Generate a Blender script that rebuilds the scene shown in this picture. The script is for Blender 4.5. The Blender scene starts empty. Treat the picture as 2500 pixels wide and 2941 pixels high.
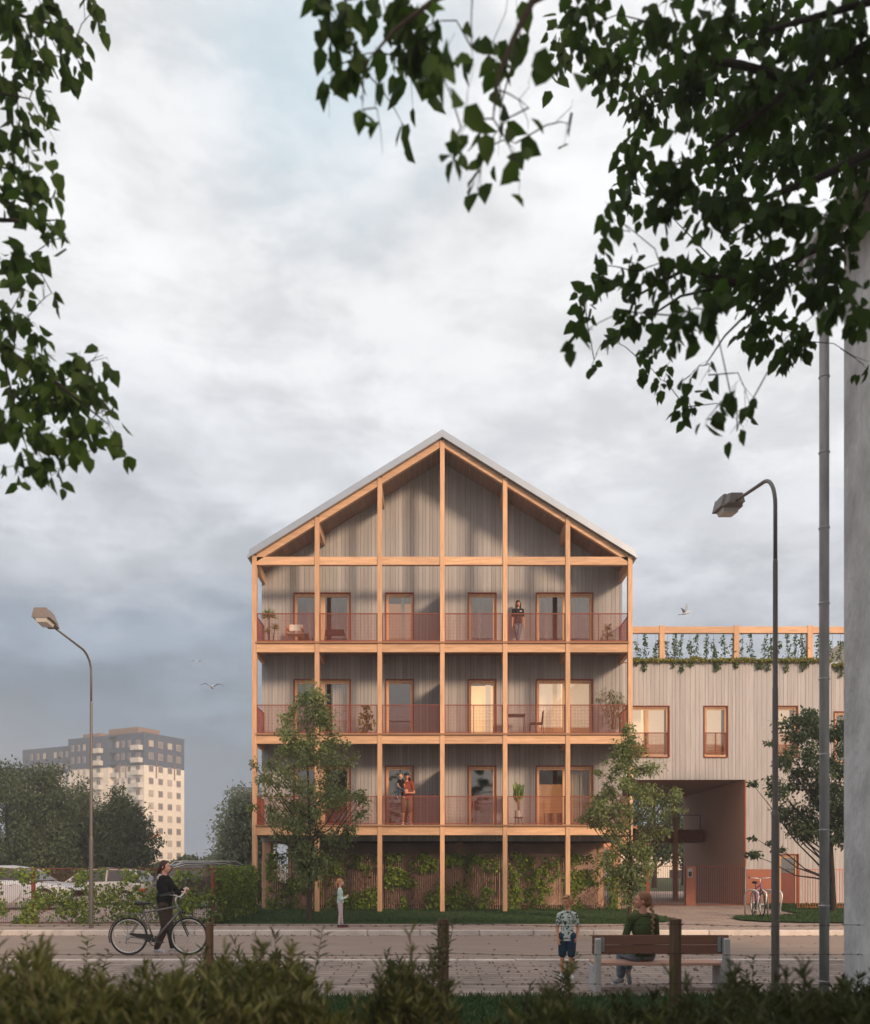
import bpy, math, random
import numpy as np
from mathutils import Vector, Matrix, Euler, noise
R = math.radians
rng = np.random.default_rng(7)
random.seed(11)
sc = bpy.context.scene
COL = sc.collection
F, CX, HY, CH = 2500.0, 1262.0, 2490.0, 1.62      # focal length in px of the 2500 wide photo, vanishing point, eye height

def PX(px, Y): return (px - CX) * Y / F
def PZ(py, Y): return CH + (HY - py) * Y / F
def P(px, py, Y): return Vector((PX(px, Y), Y, PZ(py, Y)))

# ------------------------------------------------------------ materials
def _nodes(name):
    m = bpy.data.materials.new(name); m.use_nodes = True
    nt = m.node_tree; nt.nodes.clear()
    out = nt.nodes.new('ShaderNodeOutputMaterial')
    return m, nt, out

def mixc(nt, fac, a, b, blend='MIX'):
    n = nt.nodes.new('ShaderNodeMix'); n.data_type = 'RGBA'; n.blend_type = blend
    for s, v in ((0, fac), (6, a), (7, b)):
        if isinstance(v, bpy.types.NodeSocket): nt.links.new(v, n.inputs[s])
        elif s == 0: n.inputs[s].default_value = v
        else: n.inputs[s].default_value = (*v, 1) if len(v) == 3 else v
    return n.outputs[2]

def mat(name, col, rough=.7, var=.12, scale=6, bump=0.0, metal=0.0, spec=.3, stretch=(1, 1, 1), rnd=0.0, col2=None,
        detail=6, bscale=None, dirt=0.0, dirtcol=(.05, .04, .03), dscale=.8):
    m, nt, out = _nodes(name)
    N, L = nt.nodes, nt.links
    b = N.new('ShaderNodeBsdfPrincipled')
    tc = N.new('ShaderNodeTexCoord'); mp = N.new('ShaderNodeMapping'); mp.inputs['Scale'].default_value = stretch
    L.new(tc.outputs['Object'], mp.inputs[0])
    nz = N.new('ShaderNodeTexNoise'); nz.inputs['Scale'].default_value = scale; nz.inputs['Detail'].default_value = detail
    nz.inputs['Roughness'].default_value = .6
    L.new(mp.outputs[0], nz.inputs['Vector'])
    rp = N.new('ShaderNodeMapRange'); rp.inputs[1].default_value = .3; rp.inputs[2].default_value = .7
    L.new(nz.outputs[0], rp.inputs[0])
    c1 = tuple(c * (1 - var) for c in col); c2 = col2 or tuple(min(1, c * (1 + var)) for c in col)
    c = mixc(nt, rp.outputs[0], c1, c2)
    if dirt:
        n2 = N.new('ShaderNodeTexNoise'); n2.inputs['Scale'].default_value = dscale; n2.inputs['Detail'].default_value = 8
        n2.inputs['Roughness'].default_value = .7
        L.new(mp.outputs[0], n2.inputs['Vector'])
        r2 = N.new('ShaderNodeMapRange'); r2.inputs[1].default_value = .5; r2.inputs[2].default_value = .75; r2.inputs[4].default_value = dirt
        L.new(n2.outputs[0], r2.inputs[0]); c = mixc(nt, r2.outputs[0], c, dirtcol)
    if rnd:
        at = N.new('ShaderNodeAttribute'); at.attribute_name = 'rnd'
        r3 = N.new('ShaderNodeMapRange'); r3.inputs[3].default_value = 1 - rnd; r3.inputs[4].default_value = 1 + rnd
        L.new(at.outputs['Fac'], r3.inputs[0])
        vm = N.new('ShaderNodeVectorMath'); vm.operation = 'SCALE'
        L.new(c, vm.inputs[0]); L.new(r3.outputs[0], vm.inputs['Scale']); c = vm.outputs[0]
    L.new(c, b.inputs['Base Color'])
    b.inputs['Roughness'].default_value = rough; b.inputs['Metallic'].default_value = metal
    b.inputs['Specular IOR Level'].default_value = spec
    if bump:
        bp = N.new('ShaderNodeBump'); bp.inputs['Strength'].default_value = bump; bp.inputs['Distance'].default_value = .02
        src = nz
        if bscale:
            src = N.new('ShaderNodeTexNoise'); src.inputs['Scale'].default_value = bscale; src.inputs['Detail'].default_value = 5
            L.new(mp.outputs[0], src.inputs['Vector'])
        L.new(src.outputs[0], bp.inputs['Height']); L.new(bp.outputs[0], b.inputs['Normal'])
    L.new(b.outputs[0], out.inputs[0])
    return m

def leafmat(name, col, col2, trans=.3, rough=.5, tcol=None, spec=.3):
    m, nt, out = _nodes(name); N, L = nt.nodes, nt.links
    at = N.new('ShaderNodeAttribute'); at.attribute_name = 'rnd'
    c = mixc(nt, at.outputs['Fac'], col, col2)
    b = N.new('ShaderNodeBsdfPrincipled'); b.inputs['Roughness'].default_value = rough
    b.inputs['Specular IOR Level'].default_value = spec
    L.new(c, b.inputs['Base Color'])
    t = N.new('ShaderNodeBsdfTranslucent')
    tc = mixc(nt, .5, c, tcol or tuple(min(1, k * 1.8) for k in col2)); L.new(tc, t.inputs[0])
    mx = N.new('ShaderNodeMixShader'); mx.inputs[0].default_value = trans
    L.new(b.outputs[0], mx.inputs[1]); L.new(t.outputs[0], mx.inputs[2]); L.new(mx.outputs[0], out.inputs[0])
    return m

def brickmat(name, c1, c2, mortar, bw, bh, rough=.85, msize=.02, bump=.4, offs=.5, rot=0.0, stain=.35):
    m, nt, out = _nodes(name); N, L = nt.nodes, nt.links
    b = N.new('ShaderNodeBsdfPrincipled'); b.inputs['Roughness'].default_value = rough; b.inputs['Specular IOR Level'].default_value = .2
    tc = N.new('ShaderNodeTexCoord'); mp = N.new('ShaderNodeMapping'); mp.inputs['Rotation'].default_value = (0, 0, rot)
    L.new(tc.outputs['Object'], mp.inputs[0])
    wz = N.new('ShaderNodeTexNoise'); wz.inputs['Scale'].default_value = 1.3; L.new(mp.outputs[0], wz.inputs['Vector'])
    wv = N.new('ShaderNodeVectorMath'); wv.operation = 'MULTIPLY_ADD'
    wv.inputs[1].default_value = (.06, .06, 0); L.new(wz.outputs['Color'], wv.inputs[0]); L.new(mp.outputs[0], wv.inputs[2])
    br = N.new('ShaderNodeTexBrick'); br.offset = offs
    br.inputs['Color1'].default_value = (*c1, 1); br.inputs['Color2'].default_value = (*c2, 1); br.inputs['Mortar'].default_value = (*mortar, 1)
    br.inputs['Scale'].default_value = 1; br.inputs['Brick Width'].default_value = bw; br.inputs['Row Height'].default_value = bh
    br.inputs['Mortar Size'].default_value = msize; br.inputs['Mortar Smooth'].default_value = .3
    L.new(wv.outputs[0], br.inputs['Vector'])
    nz = N.new('ShaderNodeTexNoise'); nz.inputs['Scale'].default_value = 1.1; nz.inputs['Detail'].default_value = 9; nz.inputs['Roughness'].default_value = .7
    L.new(mp.outputs[0], nz.inputs['Vector'])
    r = N.new('ShaderNodeMapRange'); r.inputs[1].default_value = .35; r.inputs[2].default_value = .7
    r.inputs[3].default_value = 1.0 + stain * .4; r.inputs[4].default_value = 1 - stain
    L.new(nz.outputs[0], r.inputs[0])
    vm = N.new('ShaderNodeVectorMath'); vm.operation = 'SCALE'; L.new(br.outputs['Color'], vm.inputs[0]); L.new(r.outputs[0], vm.inputs['Scale'])
    L.new(vm.outputs[0], b.inputs['Base Color'])
    bp = N.new('ShaderNodeBump'); bp.inputs['Strength'].default_value = bump; bp.inputs['Distance'].default_value = .01; bp.invert = True
    L.new(br.outputs['Fac'], bp.inputs['Height']); L.new(bp.outputs[0], b.inputs['Normal'])
    L.new(b.outputs[0], out.inputs[0])
    return m

def glassmat(name, tint=(.75, .8, .85), refl=.35, rcol=(1, 1, 1)):
    m, nt, out = _nodes(name); N, L = nt.nodes, nt.links
    g = N.new('ShaderNodeBsdfGlossy'); g.inputs['Color'].default_value = (*rcol, 1); g.inputs['Roughness'].default_value = .03
    t = N.new('ShaderNodeBsdfTransparent'); t.inputs[0].default_value = (*tint, 1)
    mx = N.new('ShaderNodeMixShader'); mx.inputs[0].default_value = refl
    L.new(t.outputs[0], mx.inputs[1]); L.new(g.outputs[0], mx.inputs[2]); L.new(mx.outputs[0], out.inputs[0])
    return m

def emitmat(name, col, strength, base=None):
    m, nt, out = _nodes(name); N, L = nt.nodes, nt.links
    b = N.new('ShaderNodeBsdfPrincipled'); b.inputs['Base Color'].default_value = (*(base or col), 1); b.inputs['Roughness'].default_value = .8
    b.inputs['Emission Color'].default_value = (*col, 1); b.inputs['Emission Strength'].default_value = strength
    L.new(b.outputs[0], out.inputs[0]); return m

def colmat(name, rough=.6, spec=.25):
    """colours taken from the per-vertex attribute 'tone' (skin, lips, brows, printed shirts)"""
    m, nt, out = _nodes(name); N, L = nt.nodes, nt.links
    b = N.new('ShaderNodeBsdfPrincipled'); b.inputs['Roughness'].default_value = rough; b.inputs['Specular IOR Level'].default_value = spec
    at = N.new('ShaderNodeAttribute'); at.attribute_name = 'tone'
    L.new(at.outputs['Color'], b.inputs['Base Color']); L.new(b.outputs[0], out.inputs[0]); return m

# ------------------------------------------------------------ objects
ORG = {}
def tag(o, label=None, cat=None, group=None, kind=None):
    if label: o['label'] = label
    if cat: o['category'] = cat
    if group: o['group'] = group
    if kind: o['kind'] = kind
    return o

def thing(name, loc, label, cat, group=None, rz=0.0):
    o = bpy.data.objects.new(name, None); COL.objects.link(o)
    o.location = loc; o.rotation_euler = (0, 0, rz); o.empty_display_size = .2
    ORG[o.name] = Vector(loc)
    return tag(o, label, cat, group)

def link(name, me, mats, parent, origin):
    o = bpy.data.objects.new(name, me); COL.objects.link(o)
    for m in (mats if isinstance(mats, (list, tuple)) else [mats]): me.materials.append(m)
    if parent is not None: o.parent = parent
    else: o.location = origin
    ORG[o.name] = Vector(origin)
    return o

class MB:
    def __init__(s): s.v = []; s.f = []; s.r = []; s.m = []
    def add(s, vs, fs, r=None, mi=0):
        n = len(s.v); s.v.extend([tuple(v) for v in vs])
        if r is None: r = random.random()
        for f in fs: s.f.append(tuple(i + n for i in f)); s.r.append(r); s.m.append(mi)
        return s
    def box(s, x0, x1, y0, y1, z0, z1, r=None, mi=0):
        v = [(x0, y0, z0), (x1, y0, z0), (x1, y1, z0), (x0, y1, z0), (x0, y0, z1), (x1, y0, z1), (x1, y1, z1), (x0, y1, z1)]
        return s.add(v, [(0, 3, 2, 1), (4, 5, 6, 7), (0, 1, 5, 4), (1, 2, 6, 5), (2, 3, 7, 6), (3, 0, 4, 7)], r, mi)
    def hexa(s, lo, hi, r=None, mi=0):
        return s.add(list(lo) + list(hi), [(0, 3, 2, 1), (4, 5, 6, 7), (0, 1, 5, 4), (1, 2, 6, 5), (2, 3, 7, 6), (3, 0, 4, 7)], r, mi)
    def bar(s, a, b, w, h, r=None, mi=0, up=(0, 0, 1)):
        a = Vector(a); b = Vector(b); d = (b - a).normalized(); u = Vector(up)
        if abs(d.dot(u)) > .98: u = Vector((1, 0, 0))
        sx = d.cross(u).normalized(); u2 = sx.cross(d).normalized()
        q = [(-1, -1), (1, -1), (1, 1), (-1, 1)]
        lo = [a + sx * (i * w / 2) + u2 * (j * h / 2) for i, j in q]; hi = [b + sx * (i * w / 2) + u2 * (j * h / 2) for i, j in q]
        return s.hexa(lo, hi, r, mi)
    def tube(s, pts, rad, n=8, r=None, mi=0, closed=False):
        pts = [Vector(p) for p in pts]; k = len(pts)
        if not isinstance(rad, (list, tuple)): rad = [rad] * k
        vs = []; fs = []; ref = None
        for i, p in enumerate(pts):
            if closed: d = pts[(i + 1) % k] - pts[i - 1]
            else: d = pts[min(i + 1, k - 1)] - pts[max(i - 1, 0)]
            if d.length < 1e-9: d = Vector((0, 0, 1))
            d.normalize()
            if ref is None: ref = Vector((0, 0, 1)) if abs(d.z) < .9 else Vector((1, 0, 0))
            a = d.cross(ref)
            if a.length < 1e-4: a = d.cross(Vector((0.3, 1, 0.2)))
            a.normalize(); b = a.cross(d).normalized(); ref = b
            for j in range(n):
                t = 2 * math.pi * j / n
                vs.append(p + a * (math.cos(t) * rad[i]) + b * (math.sin(t) * rad[i]))
        for i in range(k if closed else k - 1):
            i2 = (i + 1) % k
            for j in range(n):
                fs.append((i * n + j, i * n + (j + 1) % n, i2 * n + (j + 1) % n, i2 * n + j))
        if not closed:
            fs.append(tuple(range(n - 1, -1, -1))); fs.append(tuple((k - 1) * n + j for j in range(n)))
        return s.add(vs, fs, r, mi)
    def ring(s, c, axis, rad, r0, n=28, m=6, r=None, mi=0):
        c = Vector(c); ax = Vector(axis).normalized(); u = ax.orthogonal().normalized(); w = ax.cross(u)
        return s.tube([c + u * math.cos(2 * math.pi * i / n) * rad + w * math.sin(2 * math.pi * i / n) * rad for i in range(n)], r0, m, r, mi, True)
    def ell(s, c, rx, ry, rz, n=12, k=8, M=None, r=None, mi=0):
        vs = []; fs = []; c = Vector(c)
        for i in range(k + 1):
            t = math.pi * i / k
            for j in range(n):
                a = 2 * math.pi * j / n
                p = Vector((rx * math.sin(t) * math.cos(a), ry * math.sin(t) * math.sin(a), rz * math.cos(t)))
                if M is not None: p = M @ p
                vs.append(p + c)
        for i in range(k):
            for j in range(n):
                fs.append((i * n + j, (i + 1) * n + j, (i + 1) * n + (j + 1) % n, i * n + (j + 1) % n))
        return s.add(vs, fs, r, mi)
    def caps(s, a, ra, b, rb, n=12):
        a = Vector(a); b = Vector(b); d = (b - a); L = d.length
        if L < 1e-6: return s.ell(a, ra, ra, ra)
        d /= L; pts = []; rs = []
        for t in (80, 60, 40, 20): pts.append(a - d * ra * math.sin(R(t))); rs.append(ra * math.cos(R(t)))
        pts.append(a); rs.append(ra); pts.append(a.lerp(b, .5)); rs.append((ra + rb) / 2); pts.append(b); rs.append(rb)
        for t in (20, 40, 60, 80): pts.append(b + d * rb * math.sin(R(t))); rs.append(rb * math.cos(R(t)))
        return s.tube(pts, rs, n)
    def mesh(s, name, off=(0, 0, 0)):
        me = bpy.data.meshes.new(name)
        off = Vector(off)
        me.from_pydata([(v[0] - off.x, v[1] - off.y, v[2] - off.z) for v in s.v], [], s.f)
        a = me.attributes.new('rnd', 'FLOAT', 'FACE'); a.data.foreach_set('value', s.r)
        if any(s.m): me.polygons.foreach_set('material_index', s.m)
        me.update(); return me
    def build(s, name, mats, parent=None, at=None, smooth=False, local=False, bevel=0.0):
        if parent is not None: off = Vector((0, 0, 0)) if local else ORG[parent.name]
        else: off = Vector(at) if at is not None else Vector((0, 0, 0))
        me = s.mesh(name, off)
        if smooth: me.polygons.foreach_set('use_smooth', [True] * len(me.polygons))
        o = link(name, me, mats, parent, off)
        if bevel:
            md = o.modifiers.new('bevel', 'BEVEL'); md.width = bevel; md.segments = 2; md.limit_method = 'ANGLE'; md.angle_limit = R(40)
        return o

def struct(o): o['kind'] = 'structure'; return o

def copy_tree(o, parent=None):
    c = o.copy(); COL.objects.link(c); c.parent = parent
    ORG[c.name] = ORG.get(o.name, Vector((0, 0, 0))).copy()
    for ch in list(o.children): copy_tree(ch, c)
    return c

def leafmesh(name, C, D, Nn, size, mats, parent=None, at=None, width=.5, fold=.25, shape='ovate', rnd=None, local=False, pinnate=False):
    """C centres (N,3), D unit directions base to tip, Nn normals, size (N,). One mesh of folded leaf blades."""
    C = np.asarray(C, float); D = np.asarray(D, float); Nn = np.asarray(Nn, float); n = len(C)
    D = D / np.maximum(np.linalg.norm(D, axis=1, keepdims=True), 1e-6)
    S = np.cross(D, Nn); S = S / np.maximum(np.linalg.norm(S, axis=1, keepdims=True), 1e-6)
    U = np.cross(S, D)
    sz = np.broadcast_to(np.asarray(size, float), (n,))[:, None]
    if shape == 'ovate': prof = [(0, 0), (.22, .5), (.6, .42), (1, 0)]
    elif shape == 'lance': prof = [(0, 0), (.25, .5), (.65, .38), (1, 0)]
    else: prof = [(0, 0), (.35, .5), (.7, .45), (1, 0)]
    V = []
    V.append(C + D * 0)
    for (t, w) in prof[1:3]: V.append(C + D * sz * t + S * sz * w * width + U * sz * fold * w * width)
    V.append(C + D * sz - U * sz * .08)
    for (t, w) in prof[2:0:-1]: V.append(C + D * sz * t - S * sz * w * width + U * sz * fold * w * width)
    V = np.stack(V, 1).reshape(-1, 3)
    if parent is not None: off = Vector((0, 0, 0)) if local else ORG[parent.name]
    else: off = Vector(at) if at is not None else Vector((0, 0, 0))
    V = V - np.array(off)
    b = np.arange(n) * 6
    fa = np.stack([b, b + 1, b + 2, b + 3], 1); fb = np.stack([b, b + 3, b + 4, b + 5], 1)
    Fc = np.concatenate([fa, fb], 1).reshape(-1)
    me = bpy.data.meshes.new(name)
    me.vertices.add(len(V)); me.vertices.foreach_set('co', V.reshape(-1))
    me.loops.add(len(Fc)); me.loops.foreach_set('vertex_index', Fc.astype(np.int32))
    me.polygons.add(2 * n); me.polygons.foreach_set('loop_start', (np.arange(2 * n) * 4).astype(np.int32))
    if rnd is None: rnd = rng.random(n)
    a = me.attributes.new('rnd', 'FLOAT', 'FACE'); a.data.foreach_set('value', np.repeat(rnd, 2).astype(np.float32))
    me.update(calc_edges=True)
    return link(name, me, mats, parent, off)

def unit(n):
    v = rng.normal(size=(n, 3)); return v / np.linalg.norm(v, axis=1, keepdims=True)
# ------------------------------------------------------------ world, sun, camera
SUN_EL, SUN_AZ = R(21), R(36)          # azimuth measured from -Y (towards the viewer) to +X
sdir = Vector((math.sin(SUN_AZ) * math.cos(SUN_EL), -math.cos(SUN_AZ) * math.cos(SUN_EL), math.sin(SUN_EL)))

def build_world():
    w = bpy.data.worlds.new('World'); sc.world = w; w.use_nodes = True
    nt = w.node_tree; nt.nodes.clear(); N, L = nt.nodes, nt.links
    out = N.new('ShaderNodeOutputWorld'); bg = N.new('ShaderNodeBackground'); bg.inputs[1].default_value = .1
    L.new(bg.outputs[0], out.inputs[0])
    sky = N.new('ShaderNodeTexSky'); sky.sky_type = 'NISHITA'; sky.sun_disc = False
    sky.sun_elevation = SUN_EL; sky.sun_rotation = math.atan2(sdir.x, sdir.y); sky.air_density = 1.2; sky.dust_density = 2.5
    tc = N.new('ShaderNodeTexCoord'); d = tc.outputs['Generated']
    sep = N.new('ShaderNodeSeparateXYZ'); L.new(d, sep.inputs[0])
    mp = N.new('ShaderNodeMapping'); mp.inputs['Scale'].default_value = (1.0, 1.0, 2.3); mp.inputs['Location'].default_value = (3.1, 1.7, .4)
    L.new(d, mp.inputs[0])
    def noise_(scale, detail, rough, dist=0.0, vec=None):
        n = N.new('ShaderNodeTexNoise'); n.inputs['Scale'].default_value = scale; n.inputs['Detail'].default_value = detail
        n.inputs['Roughness'].default_value = rough; n.inputs['Distortion'].default_value = dist
        L.new(vec or mp.outputs[0], n.inputs['Vector']); return n.outputs[0]
    def mrange(v, a, b, c, e):
        m = N.new('ShaderNodeMapRange'); m.inputs[1].default_value = a; m.inputs[2].default_value = b
        m.inputs[3].default_value = c; m.inputs[4].default_value = e; m.interpolation_type = 'SMOOTHSTEP'
        L.new(v, m.inputs[0]); return m.outputs[0]
    def math_(op, a, b):
        m = N.new('ShaderNodeMath'); m.operation = op
        for i, v in enumerate((a, b)):
            if isinstance(v, bpy.types.NodeSocket): L.new(v, m.inputs[i])
            else: m.inputs[i].default_value = v
        return m.outputs[0]
    n1 = noise_(3.0, 4, .5, .3); n2 = noise_(8, 7, .58, .15); n3 = noise_(1.3, 2, .5)
    # elevation shifted by large noise -> cloud banks instead of clean bands
    zz = math_('ADD', sep.outputs[2], math_('MULTIPLY', math_('SUBTRACT', n1, .5), .26))
    zz = math_('ADD', zz, math_('MULTIPLY', math_('SUBTRACT', n2, .5), .15))
    zz = math_('ADD', zz, math_('MULTIPLY', sep.outputs[0], .10))
    cr = N.new('ShaderNodeValToRGB'); cr.color_ramp.interpolation = 'EASE'
    el = cr.color_ramp.elements
    stops = SKY_STOPS
    el[0].position = stops[0][0]; el[0].color = (*stops[0][1], 1); el[1].position = stops[-1][0]; el[1].color = (*stops[-1][1], 1)
    for p, c in stops[1:-1]:
        e = el.new(p); e.color = (*c, 1)
    L.new(zz, cr.inputs[0])
    # fine cloud texture
    tex = math_('ADD', mrange(n2, .32, .64, .87, 1.09), math_('MULTIPLY', math_('SUBTRACT', n1, .5), .34))
    sc1 = N.new('ShaderNodeVectorMath'); sc1.operation = 'SCALE'; L.new(cr.outputs[0], sc1.inputs[0]); L.new(tex, sc1.inputs['Scale'])
    c = sc1.outputs[0]
    # opening of pale blue in the upper sky
    hd = Vector((-.10, .735, .67)).normalized()
    dt = N.new('ShaderNodeVectorMath'); dt.operation = 'DISTANCE'; L.new(d, dt.inputs[0]); dt.inputs[1].default_value = hd
    dd = math_('ADD', dt.outputs['Value'], math_('MULTIPLY', math_('SUBTRACT', n2, .5), .22))
    c = mixc(nt, mrange(dd, .0, .17, .6, 0), c, (.56, .76, .88))
    # warm brightening round the low sun behind the viewer
    ds = N.new('ShaderNodeVectorMath'); ds.operation = 'DISTANCE'; L.new(d, ds.inputs[0]); ds.inputs[1].default_value = sdir
    c = mixc(nt, mrange(ds.outputs['Value'], .1, 1.35, .85, 0), c, SKY_WARM)
    v10 = N.new('ShaderNodeVectorMath'); v10.operation = 'SCALE'; L.new(c, v10.inputs[0]); v10.inputs['Scale'].default_value = 10
    c = mixc(nt, .93, sky.outputs[0], v10.outputs[0])
    # below the horizon: ground colour
    c = mixc(nt, mrange(sep.outputs[2], -.06, -.01, 1, 0), c, (1.3, 1.2, 1.1))
    L.new(c, bg.inputs[0])

SKY_STOPS = [(0.0, (.33, .37, .43)), (.05, (.25, .30, .37)), (.13, (.20, .275, .37)), (.21, (.35, .435, .54)),
             (.30, (.60, .64, .71)), (.39, (.82, .85, .90)), (.53, (.98, .99, 1.01)), (.85, (1.10, 1.11, 1.13))]
SKY_WARM = (1.45, 1.22, 1.05)
build_world()
sl = bpy.data.lights.new('sun', 'SUN'); sl.energy = 3.95; sl.angle = R(11.0); sl.color = (1.0, .72, .49)
so = bpy.data.objects.new('sun', sl); COL.objects.link(so)
so.rotation_euler = sdir.to_track_quat('Z', 'Y').to_euler()

cam = bpy.data.cameras.new('camera'); co = bpy.data.objects.new('camera', cam); COL.objects.link(co)
co.location = (0, 0, CH); co.rotation_euler = (R(90), 0, 0)
cam.sensor_fit = 'HORIZONTAL'; cam.sensor_width = 36; cam.lens = 36
cam.shift_x = -12 / 2500; cam.shift_y = (HY - 1470.5) / 2500
cam.clip_start = .1; cam.clip_end = 2000
cam.dof.use_dof = True; cam.dof.focus_distance = 22; cam.dof.aperture_fstop = 1.9
sc.camera = co
vs = sc.view_settings; vs.view_transform = 'Standard'; vs.look = 'None'; vs.exposure = 0.0; vs.gamma = 1
sc.render.engine = 'CYCLES'
cy = sc.cycles; cy.use_denoising = True; cy.max_bounces = 8; cy.transparent_max_bounces = 12; cy.volume_bounces = 0
cy.diffuse_bounces = 4; cy.glossy_bounces = 3; cy.sample_clamp_indirect = 6
try: cy.denoiser = 'OPENIMAGEDENOISE'; cy.denoising_input_passes = 'RGB_ALBEDO_NORMAL'
except Exception: pass

# haze
hz = MB().box(-190, 190, -14, 380, -1.2, 52)
hm, nt, out = _nodes('haze'); pv = nt.nodes.new('ShaderNodeVolumePrincipled')
pv.inputs['Color'].default_value = (.86, .88, .92, 1); pv.inputs['Density'].default_value = .0018; pv.inputs['Anisotropy'].default_value = .2
nt.links.new(pv.outputs[0], out.inputs['Volume'])
ho = hz.build('haze', hm); ho['kind'] = 'stuff'

# ------------------------------------------------------------ shared materials
M = {}
M['ground'] = mat('ground', (.12, .11, .075), .95, .3, 3, bump=.3)
M['asphalt'] = mat('asphalt', (.27, .205, .168), .9, .15, 1.2, bump=.35, bscale=60, stretch=(.5, 2.5, 1), dirt=.55, dirtcol=(.31, .245, .205), dscale=.8)
M['paving'] = brickmat('paving', (.32, .255, .225), (.25, .198, .172), (.10, .075, .063), .62, .24, msize=.014, bump=.8, rot=R(0), stain=.30)
M['far_paving'] = brickmat('far_paving', (.40, .31, .26), (.34, .26, .22), (.13, .10, .085), .44, .22, msize=.014, bump=.7, rot=R(32), stain=.25)
M['kerb'] = mat('kerb', (.56, .50, .46), .85, .10, 3, bump=.25, rnd=.10, dirt=.5, dirtcol=(.22, .17, .14), dscale=2.2)
M['lawn'] = mat('lawn', (.035, .055, .018), .95, .3, 5, bump=.5)
M['wood_v'] = mat('wood_v', (.56, .335, .20), .55, .22, 3.0, bump=.12, stretch=(6, 6, .5), rnd=.12, spec=.25)
M['wood_h'] = mat('wood_h', (.58, .355, .215), .55, .22, 3.0, bump=.12, stretch=(.5, 6, 6), rnd=.12, spec=.25)
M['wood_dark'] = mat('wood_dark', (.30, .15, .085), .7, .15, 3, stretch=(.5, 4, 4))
M['board'] = mat('board', (.365, .348, .345), .8, .11, 2.2, bump=.25, stretch=(7, 7, .35), rnd=.13, dirt=.22, dirtcol=(.20, .165, .15), dscale=1.0)
M['board2'] = mat('board2', (.42, .398, .40), .8, .12, 2.2, bump=.25, stretch=(7, 7, .35), rnd=.08, dirt=.2, dirtcol=(.27, .23, .21), dscale=.8)
M['gap'] = mat('gap', (.05, .042, .04), .9, .1)
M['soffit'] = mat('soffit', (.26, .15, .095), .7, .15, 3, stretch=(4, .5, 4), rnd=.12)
M['roofmetal'] = mat('roofmetal', (.36, .40, .46), .38, .05, 2, metal=.75, spec=.5)
M['rust'] = mat('rust', (.23, .052, .030), .6, .1, 5, spec=.35)
M['rustdark'] = mat('rustdark', (.16, .045, .035), .6, .1, 5)
M['glass'] = glassmat('glass', tint=(.93, .91, .88), refl=.10)
M['room'] = mat('room', (.22, .18, .155), .9, .08, 2)
M['curtain'] = mat('curtain', (.55, .50, .44), .9, .12, 3, stretch=(9, 9, .15))
M['glow'] = emitmat('glow', (1.0, .62, .28), 1.1, (.6, .45, .3))  # sunlight on the blind put in as emission, no lamp here
M['glowdim'] = emitmat('glowdim', (1.0, .42, .16), .34, (.5, .3, .18))  # warm window tone put in as emission on walls and sideboard
M['glowpale'] = emitmat('glowpale', (1.0, .72, .48), .72, (.6, .5, .4))  # pale window brightness put in as emission on blinds and a curtain
M['dark'] = mat('dark', (.03, .028, .026), .6, .1, 5)
M['black'] = mat('black', (.012, .012, .012), .45, .1, 5, spec=.5)
M['steel'] = mat('steel', (.34, .345, .35), .45, .15, 4, metal=.6, stretch=(1, 1, .3), bump=.05)
M['lamp'] = mat('lamp', (.14, .122, .112), .5, .1, 4, metal=.3, spec=.5)
M['galv'] = mat('galv', (.50, .49, .49), .55, .22, 7, metal=.45, stretch=(1, 1, .25), bump=.15, dirt=.4, dirtcol=(.18, .165, .16), dscale=2)
M['concrete'] = mat('concrete', (.64, .62, .615), .9, .26, 2.6, bump=.9, bscale=18, detail=12, stretch=(1, 1, .6), dirt=.7, dirtcol=(.36, .33, .31), dscale=1.5)
M['bark'] = mat('bark', (.055, .038, .028), .95, .3, 8, bump=.6, stretch=(3, 3, .6))
M['barkdark'] = mat('barkdark', (.022, .016, .014), .95, .3, 8, bump=.5, stretch=(3, 3, .6))
M['postwood'] = mat('postwood', (.13, .078, .048), .95, .4, 3.5, bump=1.0, stretch=(9, 9, .5), bscale=6, rnd=0, dirt=.5, dirtcol=(.02, .013, .01), dscale=3)
M['white'] = mat('white', (.75, .73, .70), .6, .05)
M['wire'] = mat('wire', (.02, .013, .011), .8, .2)
L_ = {}
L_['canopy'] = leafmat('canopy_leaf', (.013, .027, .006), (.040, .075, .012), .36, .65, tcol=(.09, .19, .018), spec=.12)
L_['tree'] = leafmat('tree_leaf', (.08, .112, .038), (.235, .275, .105), .30, .55)
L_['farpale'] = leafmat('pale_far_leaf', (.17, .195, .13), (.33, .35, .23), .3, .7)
L_['treedark'] = leafmat('dark_tree_leaf', (.030, .052, .022), (.065, .098, .036), .25, .55)
L_['far'] = leafmat('far_leaf', (.040, .060, .026), (.085, .110, .048), .25, .7)
L_['ivy'] = leafmat('ivy_leaf', (.035, .070, .018), (.24, .31, .045), .30, .5)
L_['bush'] = leafmat('bush_leaf', (.024, .033, .010), (.092, .104, .032), .25, .5, tcol=(.09, .11, .02))
L_['grass'] = leafmat('grass_blade', (.020, .045, .012), (.050, .105, .022), .25, .6)
L_['dry'] = leafmat('dry_leaf', (.06, .028, .018), (.30, .17, .08), .1, .8)
L_['vine'] = leafmat('vine_leaf', (.035, .07, .02), (.11, .16, .04), .3, .5)
L_['sedum'] = leafmat('sedum_leaf', (.13, .15, .03), (.34, .31, .07), .3, .6)

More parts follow.
